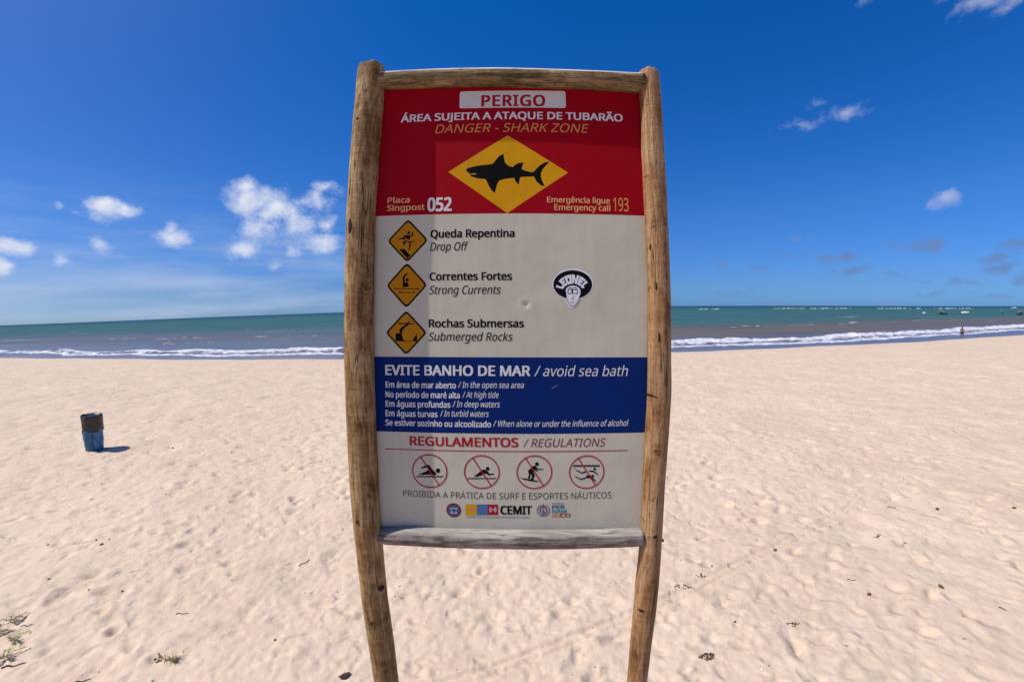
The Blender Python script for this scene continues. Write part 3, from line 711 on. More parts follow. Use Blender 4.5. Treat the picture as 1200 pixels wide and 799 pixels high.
hazard((478.3, 258.3), (500.8, 282), (478.3, 306.6), (455.5, 282.5), [Za(q) for q in (
    [(400, 250), (425, 240), (448, 255), (448, 280), (425, 292), (402, 280)], [(475, 245), (492, 250), (510, 300), (500, 320), (455, 325), (450, 375), (420, 382), (390, 370), (375, 345), (360, 375), (335, 378), (255, 375), (258, 360), (320, 352), (340, 320), (370, 305), (455, 305), (482, 300)],
    [(350, 375), (385, 395), (430, 412), (520, 408), (525, 420), (470, 432), (420, 430), (370, 410)], [(330, 415), (365, 405), (375, 440), (360, 478), (340, 470), (325, 440)], [(440, 430), (462, 450), (455, 520), (440, 570), (420, 565), (435, 510), (432, 460)],
    [(262, 545), (355, 540), (455, 650), (405, 705)])], 'amber diamond with a man slipping off an edge')
Zb = zz(450, 305, 14.02)
hazard((477.5, 309.2), (499.8, 334), (477, 360), (454.3, 335.2), [Zb(q) for q in (
    [(405, 205), (395, 225), (350, 275), (342, 300), (350, 350), (355, 370), (400, 360), (410, 440), (310, 445), (315, 350), (308, 290), (330, 250), (370, 222)], disc(388, 325, 26, 30, 12),
    [(170, 470), (205, 452), (205, 464), (550, 464), (550, 452), (588, 470), (550, 488), (550, 476), (205, 476), (205, 488)], [(240, 532), (275, 512), (275, 526), (490, 526), (490, 512), (522, 532), (490, 550), (490, 538), (275, 538), (275, 550)])],
    'amber diamond with a waving swimmer over two arrows')
Zc = zz(450, 360, 13.78)
hazard((477, 365), (499.5, 389.5), (476.3, 414.8), (453.5, 389.8), [Zc(q) for q in (
    [(235, 255), (375, 258), (415, 220), (430, 235), (400, 258), (492, 260), (492, 275), (412, 278), (350, 325), (300, 375), (290, 430), (315, 520), (350, 540), (490, 540), (470, 520), (500, 480), (535, 425), (540, 550), (190, 548), (195, 420), (265, 415), (250, 370), (285, 325), (345, 290), (355, 275), (235, 275)],)],
    'amber diamond with a diver hitting rocks')

# four prohibition roundels
def roundel(x0, x1, y0, y1, pics, label, circles=()):
    a, b_ = pl(x0, (y0 + y1) / 2), pl(x1, (y0 + y1) / 2); t_ = pl((x0 + x1) / 2, y0)[1]; q = pl((x0 + x1) / 2, y1)[1]
    cx, cz, rx, rz_ = (a[0] + b_[0]) / 2, (t_ + q) / 2, (b_[0] - a[0]) / 2, (t_ - q) / 2
    d = multi('prohibition_roundel', ringp(cx, cz, rx, rz_, .0048), M_LETR, 4, label=label)
    multi('pictogram', pics, M_BLK, 3, d)
    multi('slash', stroke([(cx - rx * .50, cz + rz_ * .84), (cx + rx * .53, cz - rz_ * .83)], .0048), M_LETR, 5, d)
def wave(f, x0, x1, y, n=7, amp=7, th=7):
    top, bot = [], []
    for k in range(n * 4 + 1):
        x = x0 + (x1 - x0) * k / (n * 4); yy = y + amp * math.sin(k / 4 * 2 * math.pi); top.append((x, yy - th)); bot.append((x, yy + th))
    return f(top + bot[::-1])
Zd = zz(475, 525, 10); Ze = zz(595, 525, 10)
roundel(483.3, 524.6, 531.7, 571.1, [Zd([(185, 225), (255, 190), (280, 192), (320, 245), (375, 300), (340, 310), (290, 305), (165, 308), (170, 298), (255, 262), (270, 248), (258, 220), (190, 236)]), Zd(disc(385, 258, 27, 27, 16)), wave(Zd, 135, 445, 328)], 'red circle barring swimming')
roundel(543.8, 585.7, 532.7, 572.1, [Zd([(800, 328), (845, 295), (900, 250), (930, 242), (965, 265), (985, 295), (1040, 292), (1040, 304), (975, 315), (945, 290), (900, 310), (850, 328)]), Zd(disc(965, 235, 22, 22, 16)), wave(Zd, 730, 1060, 350, 8, 6, 6)], 'red circle barring paddling on a board')
roundel(605.2, 647.1, 532.8, 572.3, [Ze(q) for q in (disc(341, 182, 22, 22, 16), [(290, 205), (320, 198), (345, 225), (370, 238), (418, 240), (416, 248), (360, 250), (330, 240), (355, 268), (345, 272), (315, 250), (300, 280), (318, 310), (296, 375), (270, 370), (285, 318), (265, 300), (262, 350), (235, 352), (248, 300), (235, 260), (265, 235)],
    [(145, 342), (240, 355), (330, 375), (372, 382), (350, 390), (270, 382), (180, 360)])], 'red circle barring surfing')
roundel(666.6, 708.1, 532.9, 572.0, [wave(Ze, 765, 1075, 202, 8, 5, 9)] + [Ze(q) for q in ([(800, 248), (870, 280), (905, 262), (920, 272), (890, 290), (865, 292), (800, 262)], [(770, 228), (795, 240), (785, 246)], [(950, 258), (1000, 255), (1060, 300), (1050, 308), (995, 272), (950, 272)], disc(1018, 238, 15, 15, 12),
    [(770, 315), (855, 352), (930, 330), (935, 342), (860, 368), (800, 340)], disc(995, 320, 15, 14, 12), [(910, 315), (970, 312), (1000, 345), (1035, 382), (1022, 386), (975, 350), (930, 345)])], 'red circle barring diving')

# the row of logos at the foot
ca = pl(531.9, 597); r1 = pl(540.6, 597)[0] - ca[0]
bd = sheet('round_badge', disc(ca[0], ca[1], r1, r1), M_LETD, 3, label='round dark red and blue badge')
multi('badge_face', [disc(ca[0], ca[1], r1 * .78, r1 * .78)], M_LPUR, 4, bd)
multi('badge_emblem', [disc(ca[0], ca[1] - r1 * .02, r1 * .34, r1 * .42, 14), [(ca[0] - r1 * .6, ca[1] + r1 * .42), (ca[0] - r1 * .15, ca[1] + r1 * .2), (ca[0] + r1 * .15, ca[1] + r1 * .2), (ca[0] + r1 * .6, ca[1] + r1 * .42), (ca[0] + r1 * .3, ca[1] - r1 * .1), (ca[0] + r1 * .55, ca[1] - r1 * .5), (ca[0] - r1 * .55, ca[1] - r1 * .5), (ca[0] - r1 * .3, ca[1] - r1 * .1)]], M_LWATER, 5, bd)
multi('badge_center', [disc(ca[0], ca[1], r1 * .13, r1 * .2, 10)], M_BLK, 6, bd)
Zl = zz(515, 580, 14.12)
yq = sheet('logo_square', Zl([(435, 147), (617, 147), (617, 318), (435, 318)]), M_YEL, 3, label='yellow logo square with a pale fish')
sheet('logo_mark', Zl([(455, 235), (500, 218), (530, 195), (548, 215), (605, 228), (548, 240), (530, 258), (500, 245)]), M_PINK, 4, yq)
bq = sheet('logo_square', Zl([(617, 147), (798, 147), (798, 318), (617, 318)]), M_LBLUE, 3, label='blue logo square with pale waves')
wv_ = []
for yy in (175, 205, 235, 265, 295): wv_ += stroke(Zl([(622 + k * 10, yy + 9 * math.sin(k * .9)) for k in range(18)]), .0014)
multi('logo_mark', wv_, M_LWATER, 4, bq)
rq = sheet('logo_square', Zl([(798, 147), (970, 147), (970, 318), (798, 318)]), M_LETR, 3, label='red logo square with signal arcs')
zc_ = Zl([(884, 232)])[0]; u1 = Zl([(894, 232)])[0][0] - zc_[0]; arcs = [disc(zc_[0], zc_[1], u1, u1, 10)]
for rr_ in (3.4, 5.8):
    for a0 in (-50, 130): arcs += ringp(zc_[0], zc_[1], u1 * rr_, u1 * rr_ * 1.1, u1 * 1.0, 8, R(a0), R(a0 + 100))
multi('logo_mark', arcs, M_STK, 4, rq)
letter('CEMIT', 586.3, 623.4, 602, 10, M_BLK, .036)
letter('COMITÊ ESTADUAL DE MONITORAMENTO DE INCIDENTES COM TUBARÕES', 546.5, 621, 606, 1.7, M_LGREY, .01)
cr = pl(636.6, 597.5); u1 = pl(637.6, 597.5)[0] - cr[0]
cst = multi('crest', ringp(cr[0], cr[1], u1 * 4.6, u1 * 5.4, u1 * 1.5, 24), M_LPUR, 4, label='small grey and purple coat of arms')
multi('crest_wreath', ringp(cr[0] - u1 * .4, cr[1], u1 * 7.4, u1 * 7.6, u1 * 1.5, 18, R(110), R(275)) + ringp(cr[0] + u1 * .4, cr[1], u1 * 7.4, u1 * 7.6, u1 * 1.5, 18, R(-95), R(70)), M_LGREY, 3, cst)
multi('crest_charge', [disc(cr[0], cr[1] - u1 * .5, u1 * 1.1, u1 * 2.6, 12), [(cr[0] - u1 * 3.4, cr[1] + u1 * 4.4), (cr[0], cr[1] + u1 * 3.6), (cr[0] + u1 * 3.4, cr[1] + u1 * 4.4), (cr[0] + u1 * 1.4, cr[1] + u1 * 5.6), (cr[0], cr[1] + u1 * 9), (cr[0] - u1 * 1.4, cr[1] + u1 * 5.6)]], M_LPUR, 5, cst)
letter('GOVERNO DO', 646.8, 660.8, 590, 1.6, M_LGREY, .02)
letter('PER', 646.6, 661.6, 595.6, 4.4, M_LBLUE, .03); letter('NAM', 646.8, 663.6, 600.4, 4.2, M_LTEAL, .03)
letter('BU', 646.8, 655.8, 605.2, 4.4, M_LETO, .03); letter('CO', 656.2, 668.4, 605.2, 4.4, M_LETR, .03)

# the sticker
Zk = zz(640, 310, 14.53)
def el_(cx, cy, rx, ry, n=36, a0=0, a1=360): return [(cx + rx * math.cos(R(a0 + (a1 - a0) * k / n)), cy - ry * math.sin(R(a0 + (a1 - a0) * k / n))) for k in range(n + (a1 - a0 != 360))]
stk = sheet('sticker', Zk(el_(452, 335, 348, 265, 30, 306 - 360, 232) + [(325, 600), (345, 660), (385, 725), (430, 748), (470, 740), (515, 700), (560, 610)]), M_STK, 2, label='white cut-out sticker of a face with a big round hairdo')
sheet('hair', Zk(el_(450, 345, 330, 245, 44)), M_BLK, 3, stk)
sheet('face', Zk([(330, 445), (345, 400), (390, 372), (450, 362), (515, 372), (560, 402), (582, 450), (578, 520), (555, 600), (515, 670), (475, 706), (430, 710), (395, 690), (360, 620), (335, 530)]), M_STK, 6, stk)
multi('face_outline', stroke(Zk([(335, 470), (338, 540), (362, 620), (398, 690), (430, 708), (475, 704), (515, 668), (553, 600), (575, 520)]), .0018)
      + stroke(Zk([(380, 500), (366, 470), (375, 420), (400, 398), (425, 400), (436, 430), (436, 490), (385, 502)]), .0028) + stroke(Zk([(448, 490), (448, 430), (465, 400), (500, 398), (525, 425), (532, 470), (520, 500), (455, 490)]), .0028)
      + stroke(Zk([(400, 440), (426, 430)]), .003) + stroke(Zk([(470, 438), (510, 430)]), .003)
      + stroke(Zk([(445, 520), (465, 570), (440, 580)]), .0016) + stroke(Zk([(425, 588), (478, 592)]), .0012) + stroke(Zk([(410, 645), (470, 645)]), .0022), M_BLK, 7, stk)
def block(pts): return Zk(pts)
polys = []
def arc_letter(ang, wdt, strokes):
    """a chunky capital standing on the arc; strokes in a 1 x 1 box"""
    for q in strokes:
        out = []
        for (u, v) in q:
            a = R(ang + (u - .5) * wdt); ri, ro = (165, 150), (292, 195)
            s_ = v; out.append((450 + math.sin(a) * (ri[0] + (ro[0] - ri[0]) * s_), 440 - math.cos(a) * (110 + (268 - 110) * s_)))
        polys.append(Zk(out))
Lb = [[(0, 0), (.4, 0), (.4, 1), (0, 1)], [(.4, 0), (1, 0), (1, .34), (.4, .34)]]
Eb = [[(0, 0), (.4, 0), (.4, 1), (0, 1)], [(.4, 0), (1, 0), (1, .28), (.4, .28)], [(.4, .38), (.85, .38), (.85, .62), (.4, .62)], [(.4, .72), (1, .72), (1, 1), (.4, 1)]]
Ob = [[(0, 0), (.36, 0), (.36, 1), (0, 1)], [(.64, 0), (1, 0), (1, 1), (.64, 1)], [(.36, 0), (.64, 0), (.64, .3), (.36, .3)], [(.36, .66), (.64, .66), (.64, 1), (.36, 1)]]
Nb = [[(0, 0), (.34, 0), (.34, 1), (0, 1)], [(.66, 0), (1, 0), (1, 1), (.66, 1)], [(.34, 1), (.34, .55), (.66, 0), (.66, .45)]]
for ang, wdt, L_ in ((-68, 22, Lb), (-44, 22, Eb), (-18, 26, Ob), (10, 27, Nb), (38, 23, Eb), (63, 22, Lb)): arc_letter(ang, wdt, L_)
multi('lettering', polys, M_STK, 4, stk, 'lettering reading LEONEL')
multi('hair_band', [Zk(el_(452, 470, 158, 138, 20, 0, 180) + [(582, 470), (330, 470)])], M_BLK, 5, stk)

# ------------------------------------------------------------------ litter bin on the sand
def lathe_grid(name, rows, n, fn, m, parent, label=None, smooth=True):
    vs, fs = [], []
    for i, (z_, r_) in enumerate(rows):
        for k in range(n):
            a = 2 * math.pi * k / n; r2, dz = fn(a, z_, r_, i); vs.append((r2 * math.cos(a), r2 * math.sin(a), z_ + dz))
    for i in range(len(rows) - 1):
        for k in range(n): fs.append((i * n + k, i * n + (k + 1) % n, (i + 1) * n + (k + 1) % n, (i + 1) * n + k))
    return pydata(name, vs, fs, m, parent, smooth, label)
bx, by = -10.12, 8.10
bin_ = empty('litter_bin', (bx, by, float(sand_base(bx, by)) - .005), 'small blue litter barrel lined with a dark bag, alone on the sand at left', 'litter bin')
bin_.rotation_euler = (R(1.0), R(3.0), 0)
def paint_fn(t, b):
    o = objco(t); n = t.noise(t.scale(o, 1, 1, .6), 6, 4, .6, .8)
    c = t.ramp(n, [(.35, (.030, .110, .22)), (.5, (.065, .18, .33)), (.66, (.13, .25, .40))])
    c = t.mix(t.m('MULTIPLY', t.sstep(t.noise(o, 19, 4, .6), .66, .74), .5), c, (.02, .13, .20, 1))
    t.link(c, b.inputs['Base Color'])
M_BIN = mat('bin_blue', (.05, .12, .28), .5, .4, fn=paint_fn)
M_BAG = mat('bin_bag', (.035, .026, .024), .32, .5, fn=lambda t, b: (t.link(t.mix(t.sstep(t.noise(objco(t), 12, 4, .6), .48, .66), (.012, .010, .012, 1), (.045, .024, .020, 1)), b.inputs['Base Color']), bump(t, b, t.noise(objco(t), 16, 4, .6), .8, .02)))
M_TEAL = mat('bin_teal', (.012, .15, .20), .45, .4, fn=lambda t, b: t.link(t.mix(t.sstep(t.noise(objco(t), 14, 3, .6), .5, .62), (.006, .10, .20, 1), (.012, .16, .24, 1)), b.inputs['Base Color']))
lathe_grid('barrel', [(0, .0), (0, .155), (.012, .168), (.03, .172), (.25, .196), (.27, .202), (.29, .196), (.52, .206), (.54, .212), (.56, .206), (.80, .208), (.83, .214), (.845, .208), (.845, .196), (.60, .192), (.60, 0)], 40,
           lambda a, z_, r_, i: (r_ * (1 + .015 * math.sin(3 * a + z_ * 5)), 0), M_BIN, bin_)
lathe_grid('bag', [(.50, .214), (.52, .222), (.58, .222), (.66, .219), (.75, .222), (.84, .226), (.868, .224), (.872, .212), (.855, .195), (.83, .13), (.845, .06), (.84, 0)], 64,
           lambda a, z_, r_, i: (r_ * (1 + .020 * math.sin(9 * a + 2 * math.sin(z_ * 9)) + .014 * math.sin(23 * a + z_ * 20) * (1 if i < 8 else .4)), (.035 * math.sin(5 * a + .6) + .014 * math.sin(11 * a)) * (1 if i < 2 else 0) + (.008 * math.sin(4 * a) if 5 < i < 8 else 0)), M_BAG, bin_, 'dark bag turned down over the rim')
# teal cloth-like sheet hanging down the near left side
vs, fs = [], []
ncol, nrow = 13, 16
for j in range(nrow):
    zq = .52 - j * .036
    for i in range(ncol):
        a = R(205 + i * 9.0); wob_ = .010 * math.sin(i * 1.7 + j * .5) + .006 * math.sin(j * 1.3)
        edge = .03 * math.sin(i * .9) if j == nrow - 1 else 0
        r_ = .185 + .03 * (zq / .55) + .014 + wob_ * .8
        vs.append((r_ * math.cos(a), r_ * math.sin(a), max(zq + edge, .003)))
for j in range(nrow - 1):
    for i in range(ncol - 1): fs.append((j * ncol + i, (j + 1) * ncol + i, (j + 1) * ncol + i + 1, j * ncol + i + 1))
fl = pydata('hanging_sheet', vs, fs, M_TEAL, bin_, True, 'teal sheet hanging down the near left side')
sm_ = fl.modifiers.new('thick', 'SOLIDIFY'); sm_.thickness = .004

# ------------------------------------------------------------------ bather walking at the water's edge
def skin_body(name, verts, edges, radii, m, parent, label=None, root=0, sub=2):
    me = bpy.data.meshes.new(name); me.from_pydata(verts, edges, []); o = link_mesh(name, me, None, parent, label)
    md = o.modifiers.new('skin', 'SKIN'); md.use_smooth_shade = True
    for i, r_ in enumerate(radii):
        sv = me.skin_vertices[0].data[i]; sv.radius = (r_, r_) if not hasattr(r_, '__len__') else r_; sv.use_root = (i == root)
    ss = o.modifiers.new('sub', 'SUBSURF'); ss.levels = sub; ss.render_levels = sub
    me.materials.append(m)
    bpy.context.view_layer.update()
    me2 = bpy.data.meshes.new_from_object(o.evaluated_get(bpy.context.evaluated_depsgraph_get()))
    o.modifiers.clear(); o.data = me2
    if not me2.materials: me2.materials.append(m)
    me2.polygons.foreach_set('use_smooth', [True] * len(me2.polygons))
    return o
M_SKIN = mat('skin', (.11, .055, .035), .55, .3); M_HAIR = mat('hair', (.015, .011, .010), .6, .3); M_SHORT = mat('dark_shorts', (.022, .024, .045), .8, .2)
pxw, pyw = ground(1127, 397.2, SEA_Z)
per = empty('person', (pxw, pyw, float(sand_z(pxw, pyw)) + .01), 'bather in dark shorts walking barefoot along the wet edge of the sand', 'person')
per.rotation_euler = (0, 0, R(-60))
pv = [(0, 0, .93), (0, .01, 1.10), (0, .0, 1.28), (0, .0, 1.42), (0, .005, 1.50), (0, .02, 1.60), (0, .02, 1.70),
      (.10, .0, .88), (.11, .13, .50), (.11, .10, .09), (.11, .24, .03), (-.10, 0, .88), (-.11, -.06, .48), (-.11, -.30, .14), (-.11, -.20, .03),
      (.19, .0, 1.40), (.24, -.12, 1.15), (.22, -.05, .92), (.22, -.01, .83), (-.19, 0, 1.40), (-.24, .10, 1.14), (-.22, .22, .94), (-.22, .27, .86),
      (.23, .03, .79), (-.22, .31, .82)]
pe = [(0, 1), (1, 2), (2, 3), (3, 4), (4, 5), (5, 6), (0, 7), (7, 8), (8, 9), (9, 10), (0, 11), (11, 12), (12, 13), (13, 14), (3, 15), (15, 16), (16, 17), (17, 18), (3, 19), (19, 20), (20, 21), (21, 22), (18, 23), (22, 24)]
prd = [(.14, .10), (.125, .09), (.15, .10), (.13, .09), .055, .085, .06, .09, .062, .042, .035, .09, .062, .042, .035, .055, .042, .032, .03, .055, .042, .032, .03, .018, .018]
skin_body('body', pv, pe, prd, M_SKIN, per)
skin_body('shorts', [(0, 0, 1.0), (0, 0, .90), (.10, .02, .82), (.11, .09, .62), (-.10, 0, .82), (-.11, -.03, .60)], [(0, 1), (1, 2), (2, 3), (1, 4), (4, 5)], [(.15, .12), (.155, .12), .115, .10, .115, .10], M_SHORT, per, root=1)
bmh = bmesh.new(); bmesh.ops.create_uvsphere(bmh, u_segments=14, v_segments=8, radius=1)
for v in bmh.verts: v.co = Vector((v.co.x * .088, v.co.y * .10 - .012 + .02, max(v.co.z, -.35) * .105 + 1.675))
bm_obj('hair', bmh, M_HAIR, per, True)

# ------------------------------------------------------------------ small moored boats off the shore
def hull_obj(parent, L, Wd, H, m, name='hull'):
    n = 14; vs, fs = [], []
    for i in range(n + 1):
        u = i / n * 2 - 1; w_ = Wd / 2 * (1 - abs(u) ** 2.6) ** .7 + .02; sheer = H * (1 + .45 * u * u)
        for (a, h) in ((-1, sheer), (-.86, H * .4), (-.35, 0), (.35, 0), (.86, H * .4), (1, sheer), (.84, sheer - .04), (.5, H * .35), (-.5, H * .35), (-.84, sheer - .04)):
            vs.append((u * L / 2, a * w_, h - .15))
    k = 10
    for i in range(n):
        for j in range(k): fs.append((i * k + j, i * k + (j + 1) % k, (i + 1) * k + (j + 1) % k, (i + 1) * k + j))
    fs += [tuple(range(k)), tuple(n * k + j for j in reversed(range(k)))]
    return pydata(name, vs, fs, m, parent, True)
def boxp(name, x0, x1, y0, y1, z0, z1, m, parent, bev=.04):
    bm = bmesh.new(); bmesh.ops.create_cube(bm, size=1)
    for v in bm.verts: v.co = Vector(((x0 + x1) / 2 + v.co.x * (x1 - x0), (y0 + y1) / 2 + v.co.y * (y1 - y0), (z0 + z1) / 2 + v.co.z * (z1 - z0)))
    bmesh.ops.bevel(bm, geom=list(bm.edges), offset=bev, segments=2, affect='EDGES')
    return bm_obj(name, bm, m, parent)
def pole(name, x, y, z0, z1, r, m, parent):
    bm = bmesh.new(); bmesh.ops.create_cone(bm, cap_ends=True, segments=8, radius1=r, radius2=r * .7, depth=z1 - z0, matrix=Matrix.Translation((x, y, (z0 + z1) / 2))); return bm_obj(name, bm, m, parent)
M_BW = mat('boat_white', (.75, .75, .74), .4, .5); M_BD = mat('boat_dark', (.02, .025, .035), .5, .4); M_BB = mat('boat_blue', (.05, .12, .25), .5, .4); M_WD = mat('mast_wood', (.25, .17, .1), .7, .3)
def boat(px_, py_, L, Wd, H, kind, rot, label):
    x_, y_ = ground(px_, py_, SEA_Z)
    b_ = empty('boat', (x_, y_, SEA_Z), label, 'boat', 'small boats moored off the beach'); b_.rotation_euler = (0, 0, R(rot))
    if kind == 'dark':
        hull_obj(b_, L, Wd, H, M_BD); boxp('wheelhouse', -L * .28, L * .02, -Wd * .3, Wd * .3, H * .3, H * .3 + 1.5, M_BD, b_); boxp('roof', -L * .34, L * .08, -Wd * .38, Wd * .38, H * .3 + 1.5, H * .3 + 1.68, M_BW, b_)
        pole('mast', -L * .1, 0, H * .3 + 1.6, H * .3 + 2.9, .06, M_WD, b_)
    elif kind == 'white':
        hull_obj(b_, L, Wd, H, M_BW); boxp('cabin', -L * .2, L * .18, -Wd * .32, Wd * .32, H * .3, H * .3 + 1.1, M_BW, b_, .1); boxp('windscreen', L * .185, L * .21, -Wd * .26, Wd * .26, H * .3 + .55, H * .3 + .95, M_BD, b_, .01)
    else:
        hull_obj(b_, L, Wd, H, M_BB); boxp('awning', -L * .3, L * .2, -Wd * .4, Wd * .4, H + 1.3, H + 1.42, M_BW, b_)
        for sx_, sy_ in ((-.28, -.36), (-.28, .36), (.18, -.36), (.18, .36)): pole('awning_post', L * sx_, Wd * sy_, H * .4, H + 1.3, .03, M_WD, b_)
boat(1104.5, 368.6, 4.8, 1.9, .8, 'dark', -38, 'black boat with a white roofed wheelhouse, largest of those off the right shore')
boat(1131, 367.2, 4.4, 1.9, .9, 'white', -30, 'white motorboat between the black boat and the pair at right')
boat(1173.5, 367.6, 4.2, 1.7, .7, 'awning', 40, 'blue boat with a white awning, nearer the right edge')
boat(1195, 369.2, 3.6, 1.6, .8, 'dark', 70, 'short dark boat at the right edge of the photo')
boat(1083, 367.6, 2.3, 1.1, .5, 'white', -10, 'smallest pale boat, leftmost of the moored boats')

# ------------------------------------------------------------------ plants and litter on the sand
def leaf_fn(t, b):
    n = t.new('ShaderNodeObjectInfo'); g = t.noise(objco(t), 22, 3, .6)
    t.link(t.ramp(g, [(.35, (.24, .22, .09)), (.5, (.42, .38, .18)), (.66, (.58, .50, .31))]), b.inputs['Base Color'])
M_LEAF = mat('leaf_green', (.2, .2, .08), .6, .3, fn=leaf_fn)
M_STEM = mat('stem', (.10, .06, .035), .8, .2); M_TWIG = mat('twig', (.055, .032, .020), .85, .2); M_DRY = mat('dry_leaf', (.16, .085, .04), .75, .2)
M_STRAW = mat('straw', (.46, .38, .20), .7, .2); M_SHELL = mat('shell', (.72, .70, .66), .45, .4); M_KELP = mat('seaweed', (.10, .058, .036), .6, .4); M_COAL = mat('charcoal_bit', (.03, .02, .02), .8, .2); M_PINKB = mat('reddish_bit', (.20, .035, .04), .7, .3)
def leaf_geo(vs, fs, p, d, L, Wd, lift):
    k = len(vs); s = Vector((-d.y, d.x, 0)).normalized() * Wd / 2
    pts = [p, p + d * L * .35 + s + Vector((0, 0, lift * .7)), p + d * L * .35 - s + Vector((0, 0, lift * .7)), p + d * L * .7 + s * .7 + Vector((0, 0, lift)), p + d * L * .7 - s * .7 + Vector((0, 0, lift)), p + d * L + Vector((0, 0, lift * .5))]
    vs += pts; fs += [(k, k + 1, k + 2), (k + 1, k + 3, k + 4, k + 2), (k + 3, k + 5, k + 4)]
def creeper(x_, y_, rad, n, label, seed, group='creeping plants at the left edge'):
    r_ = random.Random(seed); z_ = float(sand_z(x_, y_))
    o = empty('creeping_plant', (x_, y_, z_), label, 'plant', group)
    sv, sf, lv, lf = [], [], [], []
    for k in range(n):
        a = r_.uniform(0, 2 * math.pi); p = Vector((0, 0, .01)); d = Vector((math.cos(a), math.sin(a), .12)); L = r_.uniform(.35, 1) * rad; m_ = 7
        for j in range(m_):
            q = p + Vector((d.x, d.y, 0)) * L / m_ + Vector((0, 0, .012 if j < 3 else -.006)); i0 = len(sv); s = Vector((-d.y, d.x, 0)) * .0022; u = Vector((0, 0, .0035))
            sv += [p - s, p + s, p + u, q - s, q + s, q + u]; sf += [(i0, i0 + 1, i0 + 4, i0 + 3), (i0 + 1, i0 + 2, i0 + 5, i0 + 4), (i0 + 2, i0, i0 + 3, i0 + 5)]
            for _ in range(3):
                la = a + r_.uniform(-1.6, 1.6); leaf_geo(lv, lf, q, Vector((math.cos(la), math.sin(la), r_.uniform(.1, .6))), r_.uniform(.014, .030), r_.uniform(.006, .012), r_.uniform(.0, .006))
            p = q; a += r_.uniform(-.35, .35); d = Vector((math.cos(a), math.sin(a), 0))
    pydata('stem', sv, sf, M_STEM, o); f = pydata('foliage', lv, lf, M_LEAF, o); f['kind'] = 'stuff'
for (px_, py_, rd, n, sd, lb) in ((12, 728, .13, 6, 1, 'sparse green creeper on the sand, upper one at the left edge'), (13, 751, .12, 6, 2, 'pale green creeper on the sand, middle one at the left edge'), (5, 772, .14, 8, 3, 'thick pale creeper on the sand, lowest at the left edge'), (-4, 745, .13, 6, 4, 'green creeper cut by the left edge of the photo')):
    creeper(*ground(px_, py_), rd, n, lb, sd)
def tuft(x_, y_, h, n, label, m, seed, spread=.6):
    r_ = random.Random(seed); z_ = float(sand_z(x_, y_)); o = empty('grass_tuft', (x_, y_, z_ - .004), label, 'grass tuft')
    vs, fs = [], []
    for k in range(n):
        a = r_.uniform(0, 2 * math.pi); L = h * r_.uniform(.5, 1); b0 = Vector((r_.uniform(-.03, .03), r_.uniform(-.02, .02), 0)); tip = b0 + Vector((math.cos(a) * L * spread, math.sin(a) * L * spread, L * .8)); mid = (b0 + tip) / 2 + Vector((0, 0, L * .15)); s = Vector((-math.sin(a), math.cos(a), 0)) * .003
        i0 = len(vs); vs += [b0 - s, b0 + s, mid - s * .8, mid + s * .8, tip]; fs += [(i0, i0 + 1, i0 + 3, i0 + 2), (i0 + 2, i0 + 3, i0 + 4)]
    pydata('blades', vs, fs, m, o)['kind'] = 'stuff'
tuft(-3.10, 2.79, .07, 60, 'little green and straw tuft in the lower left sand', M_LEAF, 5, .8)
tuft(-3.19, 2.79, .06, 26, 'dry straw stubble beside the little green tuft', M_STRAW, 6, 1.1)
def tube(pts, r_, m, name, parent=None, seg=6, taper=True):
    vs, fs = [], []; pts = [Vector(p) for p in pts]
    for i, p in enumerate(pts):
        d = (pts[min(i + 1, len(pts) - 1)] - pts[max(i - 1, 0)]).normalized(); s = d.cross(Vector((0, 0, 1))).normalized(); u = s.cross(d); rr_ = r_ * (1 - .5 * i / len(pts) if taper else 1)
        vs += [p + (s * math.cos(k * 2 * math.pi / seg) + u * math.sin(k * 2 * math.pi / seg)) * rr_ for k in range(seg)]
    for i in range(len(pts) - 1):
        for k in range(seg): fs.append((i * seg + k, i * seg + (k + 1) % seg, (i + 1) * seg + (k + 1) % seg, (i + 1) * seg + k))
    fs += [tuple(range(seg)), tuple((len(pts) - 1) * seg + k for k in reversed(range(seg)))]
    return pydata(name, vs, fs, m, parent, True)
def twig(px_, py_, L, ang, label, m=None, r_=.006, cat='twig'):
    x_, y_ = ground(px_, py_); pts = []
    for k in range(7):
        s = (k / 6 - .5) * L; xx = x_ + s * math.cos(R(ang)) + .08 * L * math.sin(k * 1.3) * -math.sin(R(ang)); yy = y_ + s * math.sin(R(ang)) + .08 * L * math.sin(k * 1.3) * math.cos(R(ang)); pts.append((xx, yy, float(sand_z(xx, yy)) + r_ * .6))
    c = Vector(pts[3]); o = tube([Vector(p) - c for p in pts], r_, m or M_TWIG, 'twig'); o.location = c; props(o, label, cat)
def dleaf(px_, py_, L, Wd, ang, label, m=None, cat='dead leaf', name='dead_leaf', curl=.3):
    x_, y_ = ground(px_, py_); z_ = float(sand_z(x_, y_)); n = 7; vs, fs = [], []
    for i in range(n):
        u = i / (n - 1); w_ = Wd / 2 * math.sin(math.pi * min(.96, u * .9 + .06)) ** .8
        for s in (-1, 0, 1): vs.append(((u - .5) * L, s * w_, .004 + abs(s) * Wd * curl * .5 + curl * L * .25 * (2 * u - 1) ** 2 + .002 * math.sin(i * 2 + s)))
    for i in range(n - 1):
        for s in (0, 1): fs.append((i * 3 + s, i * 3 + s + 1, i * 3 + s + 4, i * 3 + s + 3))
    o = pydata(name, vs, fs, m or M_DRY, None, True); o.location = (x_, y_, z_ + .004); o.rotation_euler = (0, 0, R(ang)); props(o, label, cat)
    md = o.modifiers.new('thick', 'SOLIDIFY'); md.thickness = .0015
